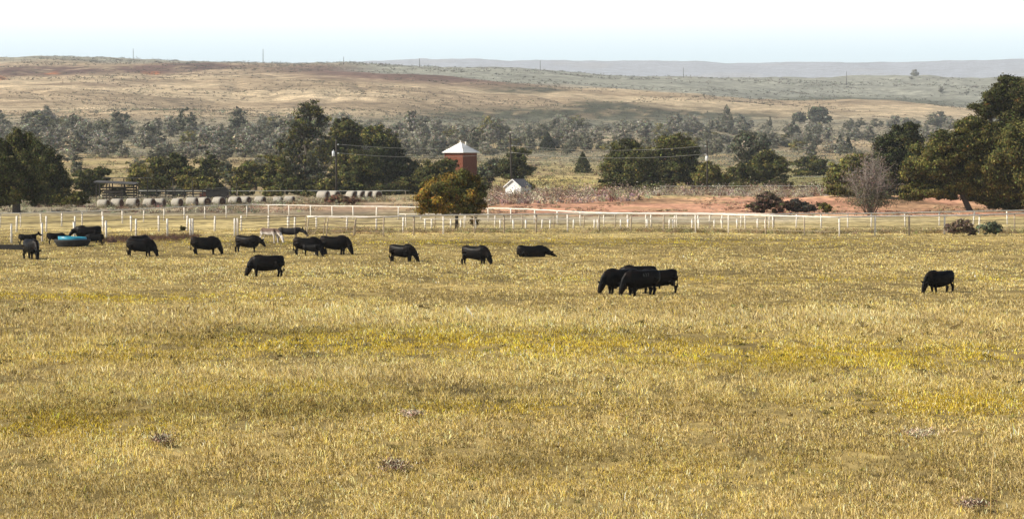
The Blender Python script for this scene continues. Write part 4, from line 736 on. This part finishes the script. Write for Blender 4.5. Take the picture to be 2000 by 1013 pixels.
    sm = tmp.modifiers.new('s', 'SMOOTH'); sm.iterations = 3; sm.factor = .5
    dg = bpy.context.evaluated_depsgraph_get(); me = bpy.data.meshes.new_from_object(tmp.evaluated_get(dg)); bpy.data.objects.remove(tmp); bpy.data.meshes.remove(src)
    me.polygons.foreach_set('use_smooth', [True] * len(me.polygons)); me.update(); return me
def cow(label, px, py, yaw, pose, scale=1.0, calf=False, donkey=None, seed=0, turn=0.0, cat='cow', name='cow', mode='rump', wide=1.0):
    """px is where the rump shows; the body is set back from it along its heading"""
    D = F * H / (py - YH); ya = math.radians(yaw); x = X_(px, D)
    if mode == 'rump': x += .84 * scale * math.cos(ya) + .16 * scale * abs(math.sin(ya)) * (1 if math.cos(ya) > 0 else -1)
    me = cow_mesh(pose, seed, calf, bool(donkey), turn); o = link(name, me, M[donkey or ('calf' if calf else 'hide')]); o.location = (x, D, zz(x, D) - .06); o.rotation_euler = (0, 0, ya); o.scale = (scale * 1.06, scale * wide, scale); tag(o, label, cat, None); return o
HERD = [
 cow('black calf standing with raised head behind the cow at the far left', 38, 480, 4, 'up', .74, True, cat='calf', name='calf', seed=1),
 cow('black cow at the far left, grazing half turned to the viewer', 43, 507, -58, 'graze', 1.08, seed=2, turn=-.15),
 cow('black calf drinking from the left end of the stock tank', 93, 478.5, 22, 'low', .76, True, cat='calf', name='calf', seed=3),
 cow('large black cow behind the stock tank, bending left to drink', 194, 475, 183, 'low', 1.08, seed=4),
 cow('black calf at the right end of the stock tank, facing left', 200, 480.5, 180, 'low', .74, True, cat='calf', name='calf', seed=5),
 cow('black cow hidden behind the second grazing cow from the left, only its back showing', 256, 493, 50, 'graze', .95, seed=6),
 cow('black cow grazing with splayed hind leg, right of the tank, in front of another', 250, 500.5, -4, 'graze', 1.0, seed=17),
 cow('black cow grazing to the right between the tank cattle and the one lifting its head', 376, 498, 0, 'graze', 1.03, seed=8, turn=.2),
 cow('black cow with head half raised, standing left of the donkeys', 461, 494, -20, 'low', .98, seed=9),
 cow('brown and white donkey with pale belly grazing by the gate', 507, 476, -34, 'graze', 1.04, donkey='donkey', cat='donkey', name='donkey', seed=10),
 cow('dark donkey with neck stretched forward right of the brown and white one', 544, 474.5, 0, 'low', 1.04, donkey='donkeyd', cat='donkey', name='donkey', seed=23),
 cow('black cow grazing behind a small calf, below the sagging gate', 576, 499, -4, 'graze', 1.0, seed=12),
 cow('small black calf grazing tight in front of the cow below the gate', 592, 501.5, -18, 'graze', .70, True, cat='calf', name='calf', seed=13),
 cow('black cow with arched back grazing right of the cow and calf', 628, 498.5, -8, 'graze', 1.08, seed=14, turn=-.2),
 cow('black cow alone in front, grazing to the left', 550, 542, 184, 'graze', 1.0, seed=15, turn=.3),
 cow('black cow grazing alone, left of the one under the orange tree', 762, 512, -28, 'graze', .95, seed=16, turn=.35),
 cow('black cow grazing below the orange tree, ears spread', 904, 518, -30, 'graze', 1.0, seed=7, turn=-.1),
 cow('black cow low in the grass, legs out of sight, stretching its head right', 1014, 503.5, 0, 'lie', 1.04, seed=18),
 cow('black cow at the left of the tight group of four, head down toward the viewer', 1244, 575, 208, 'graze', 1.02, seed=19),
 cow('black cow at the back of the tight group of four, only back and rump showing', 1278, 565, 176, 'graze', 1.0, seed=20),
 cow('black cow at the right of the tight group of four, hindquarters clear', 1318, 574.5, 181, 'graze', 1.0, seed=21),
]
brand_cow = cow('black cow in front of the tight group, pale numbers branded on its side', 1287, 579, 207, 'graze', 1.03, seed=22)
cow('young black bull grazing alone at the far right, tail hanging free', 1864, 571, 212, 'graze', .93, seed=24, cat='bull', name='young_bull')
# brand numbers laid on the hide
def brand(cowob, txt):
    cu = bpy.data.curves.new('t', 'FONT'); cu.body = txt; cu.size = .24; cu.extrude = 0.0; t = bpy.data.objects.new('t', cu); COL.objects.link(t)
    dg = bpy.context.evaluated_depsgraph_get(); me = bpy.data.meshes.new_from_object(t.evaluated_get(dg)); bpy.data.objects.remove(t)
    import bmesh; bm = bmesh.new(); bm.from_mesh(me); bmesh.ops.subdivide_edges(bm, edges=bm.edges[:], cuts=1); bmesh.ops.triangulate(bm, faces=bm.faces[:])
    xs = [v.co.x for v in bm.verts]; cx = (min(xs) + max(xs)) / 2
    from mathutils.bvhtree import BVHTree
    bv = BVHTree.FromPolygons([v.co for v in cowob.data.vertices], [p.vertices for p in cowob.data.polygons])
    for v in bm.verts:                     # left flank is +Y in the cow's own frame; text reads from the head side
        o = Vector((-.02 - (v.co.x - cx), 1.0, 1.0 + v.co.y)); h, nn, i, d = bv.ray_cast(o, Vector((0, -1, 0)))
        v.co = (h + nn * .006) if h else Vector((o.x, .3, o.z))
    bm.to_mesh(me); bm.free(); me.materials.clear(); link('brand_number', me, M['brand'], cowob)
M['brand'] = mat('grey_brand', (.075, .075, .07), rough=.8)
brand(brand_cow, '637')

# ------------------------------------------------------------------ pasture grass: real blades
def wmap(px, py, n):
    """cover weights: yellow-green turf, tall pale grass, sparse dark"""
    g = lambda cx, cy, sx, sy, s=1: s * np.exp(-((px - cx) / sx) ** 2 - ((py - cy) / sy) ** 2)
    yel = g(100, 582, 420, 9) + g(850, 672, 560, 22) + g(1700, 700, 420, 26, .9) + g(60, 835, 260, 26, .8) + g(1850, 790, 260, 28, .8) + g(520, 760, 300, 14, .5) + g(1100, 474, 700, 9, .9) + g(300, 473, 160, 7, .7) + g(1000, 800, 260, 18, .6) + g(1500, 545, 600, 6, .6) + g(250, 700, 260, 16, .5) + g(1200, 930, 420, 22, .35)
    pale = g(1000, 622, 1200, 20, .9) + g(650, 735, 190, 12, .8) + g(1300, 520, 900, 16, .5) + g(200, 540, 500, 18, .5) + g(350, 725, 300, 10, .4) + g(1750, 620, 300, 14, .5) + g(150, 665, 200, 14, .4)
    return np.clip(yel * 1.15 + (n - .5) * .9, 0, 1), np.clip(pale * 1.1 + (n - .5) * .7, 0, 1)
def blades(name, n, y0, y1, seg2, wpx, label, hgt):
    global RNG
    nt_ = n // 9; px = RNG.uniform(-60, 2060, nt_); py = y0 + (y1 - y0) * RNG.random(nt_); D = F * H / (py - YH); mg = RNG.random(nt_) < .16; sd = np.where(RNG.random(nt_) < .5, -1, 1); px = np.where(mg, 1000 + sd * (1060 + RNG.random(nt_) ** 1.4 * 6.0 * F / D), px)
    X = (px - 1000) * D / F; n1 = .55 * fbm(X / 3.1, D / 6.5, 4) + .45 * fbm(X / 14 + 3, D / 22, 3); n2 = fbm(X / .8, D / 2.2, 3)
    yel, pale = wmap(px, py, n1); keep = RNG.random(nt_) < np.clip(.55 + (n2 - .5) * 2.6 + pale * .5, .12, 1)
    X, D, yel, pale, n1, n2 = [a[keep] for a in (X, D, yel, pale, n1, n2)]; nt_ = len(X)
    per = 9; tx = np.repeat(X, per) + RNG.normal(0, .055, nt_ * per) * (1 + np.repeat(D, per) / 90); ty = np.repeat(D, per) + RNG.normal(0, .075, nt_ * per) * (1 + np.repeat(D, per) / 90); m = len(tx)
    tz = zf(tx, ty); yr, pr, nr, n2r, dr = [np.repeat(a, per) for a in (yel, pale, n1, n2, D)]
    th = RNG.uniform(.7, 1.3, nt_); hh = hgt * .55 * np.repeat(th, per) * RNG.uniform(.55, 1.2, m) * (.75 + .55 * pr - .12 * yr) * (.75 + .5 * n2r)
    a = RNG.uniform(0, 2 * PI, m); ln = np.abs(RNG.normal(.55, .38, m)); lx = np.cos(a) * ln * hh - .10 * hh * (1 + pr); ly = np.sin(a) * ln * hh
    w_ = wpx * dr / 2560 * RNG.uniform(.6, 1.2, m) * .5; fa = RNG.uniform(0, PI, m); wx, wy = np.cos(fa) * w_, np.sin(fa) * w_
    # colours: straw, gold-green, olive, and bleached stems that also paint in cream highlights
    u = RNG.random(m); c = np.empty((m, 3)); c[:] = [.69, .53, .235]
    s = u < .17 + .64 * yr * (1 - pr * .7); c[s] = [.63, .475, .10]
    sg = s & (yr > .45); c[sg] = [.62, .455, .05]
    s2 = (u > .83 + .10 * pr - .06 * yr) ; c[s2] = [.18, .13, .045]
    s3 = (u > .44) & (u < .54 + .12 * pr); c[s3] = [.88, .74, .41]
    s4 = (u > .74) & (u <= .80) & (nr < .45); c[s4] = [.30, .21, .13]
    c *= np.exp(RNG.normal(0, .20, (m, 1))) * np.exp(np.repeat(RNG.normal(0, .24, nt_), per))[:, None] * (0.48 + 1.06 * (nr[:, None])); c *= (1 - .07 * smooth01(110, 58, ty))[:, None]; c = np.clip(c, .01, .92)
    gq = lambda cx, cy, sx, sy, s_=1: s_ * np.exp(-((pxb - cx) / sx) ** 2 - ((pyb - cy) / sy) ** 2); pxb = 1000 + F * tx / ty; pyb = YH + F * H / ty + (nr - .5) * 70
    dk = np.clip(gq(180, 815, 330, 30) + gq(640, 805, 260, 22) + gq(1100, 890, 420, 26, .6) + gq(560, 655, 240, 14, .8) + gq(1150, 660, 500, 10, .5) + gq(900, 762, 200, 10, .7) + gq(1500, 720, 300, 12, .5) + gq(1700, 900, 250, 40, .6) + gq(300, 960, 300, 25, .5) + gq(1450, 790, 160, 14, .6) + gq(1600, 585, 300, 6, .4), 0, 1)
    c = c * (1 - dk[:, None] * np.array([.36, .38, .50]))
    B = np.stack([tx, ty, tz - .02], 1)
    if seg2:
        V = np.stack([B + np.stack([wx, wy, 0 * wx], 1), B - np.stack([wx, wy, 0 * wx], 1), B + np.stack([lx * .35 - wx * .8, ly * .35 - wy * .8, hh * .6], 1), B + np.stack([lx * .35 + wx * .8, ly * .35 + wy * .8, hh * .6], 1), B + np.stack([lx, ly, hh * (1 - .25 * ln)], 1)], 1)
        i = np.arange(m)[:, None] * 5; f1 = i + np.array([[0, 1, 2, 3]]); f2 = i + np.array([[3, 2, 4]]); me = npmesh(name, V.reshape(-1, 3), [f1, f2], np.repeat(c, 5, 0))
    else:
        V = np.stack([B + np.stack([wx, wy, 0 * wx], 1), B - np.stack([wx, wy, 0 * wx], 1), B + np.stack([lx, ly, hh], 1)], 1)
        me = npmesh(name, V.reshape(-1, 3), [np.arange(3 * m).reshape(m, 3)], np.repeat(c, 3, 0))
    o = link(name, me, M['grass']); tag(o, label, 'grass', kind='stuff'); return o
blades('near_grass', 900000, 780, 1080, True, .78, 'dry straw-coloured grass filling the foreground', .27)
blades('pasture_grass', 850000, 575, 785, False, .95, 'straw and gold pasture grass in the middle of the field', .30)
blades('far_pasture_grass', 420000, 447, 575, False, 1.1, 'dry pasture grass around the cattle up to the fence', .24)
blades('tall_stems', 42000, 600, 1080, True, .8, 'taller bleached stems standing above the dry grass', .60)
# dark rank tufts and matted dead patches in the pasture
npx = RNG.uniform(-50, 2050, 700); npy = 600 + 400 * RNG.random(700) ** 1.25; D = F * H / (npy - YH); X = (npx - 1000) * D / F
clumps('green_tufts', X, D, RNG.uniform(.06, .24, 700), jitter((.13, .105, .03), 700, .4), 60, D / 2560 * .9, .9, label='small darker green tufts scattered through the dry pasture', cat='grass')
for px, py, rx, ry, lb in ((768, 924, 34, 12, 'matted dead grass and mud patch low in the centre of the foreground'), (312, 876, 26, 9, 'brown matted patch in the left foreground'), (1800, 858, 40, 7, 'bleached flattened stems on the right side of the foreground'), (800, 822, 22, 5, 'pale flattened stems above the matted patch'), (1905, 1008, 24, 6, 'dark matted patch at the bottom right')):
    n = 260; a = RNG.random(n) * 2 * PI; q = np.abs(RNG.normal(0, .62, n)) * (1 + .35 * np.sin(3 * a + px)); pxx = px + np.cos(a) * q * rx; pyy = py + np.sin(a) * q * ry; D = F * H / (pyy - YH); X = (pxx - 1000) * D / F; z = zf(X, D)
    P = np.stack([X, D, z + .16 + RNG.random(n) * .07], 1); P = np.repeat(P, 4, 0) + RNG.normal(0, [.05, .05, .015], (4 * n, 3))
    c = np.where(RNG.random(4 * n)[:, None] < (.62 if 'mat' in lb[:14] else .3), jitter((.12, .075, .05), 4 * n), jitter((.68, .55, .38), 4 * n))
    tag(link('matted_grass', leaf_mesh('matted_grass', P, RNG.uniform(.02, .06, 4 * n), c, up=1.2, aspect=.22), M['leaf']), lb, 'dead grass', kind='stuff')
# tall single stem at lower right
D = 50.4; x = X_(1939, D); m = MB(); m.tube([(0, 0, -.05), (.01, 0, .5), (.03, 0, 1.0), (.06, 0, 1.42)], [.009, .009, .010, .004], 6); st_ = m.mesh('grass_stem', True)
M['stem'] = mat('straw_stem', (.62, .44, .16), rough=.6, var=.1)
tag(link('grass_stem', st_, M['stem'], None, (x, D, zz(x, D))), 'single tall yellow stem rising from the lower right foreground', 'plant')
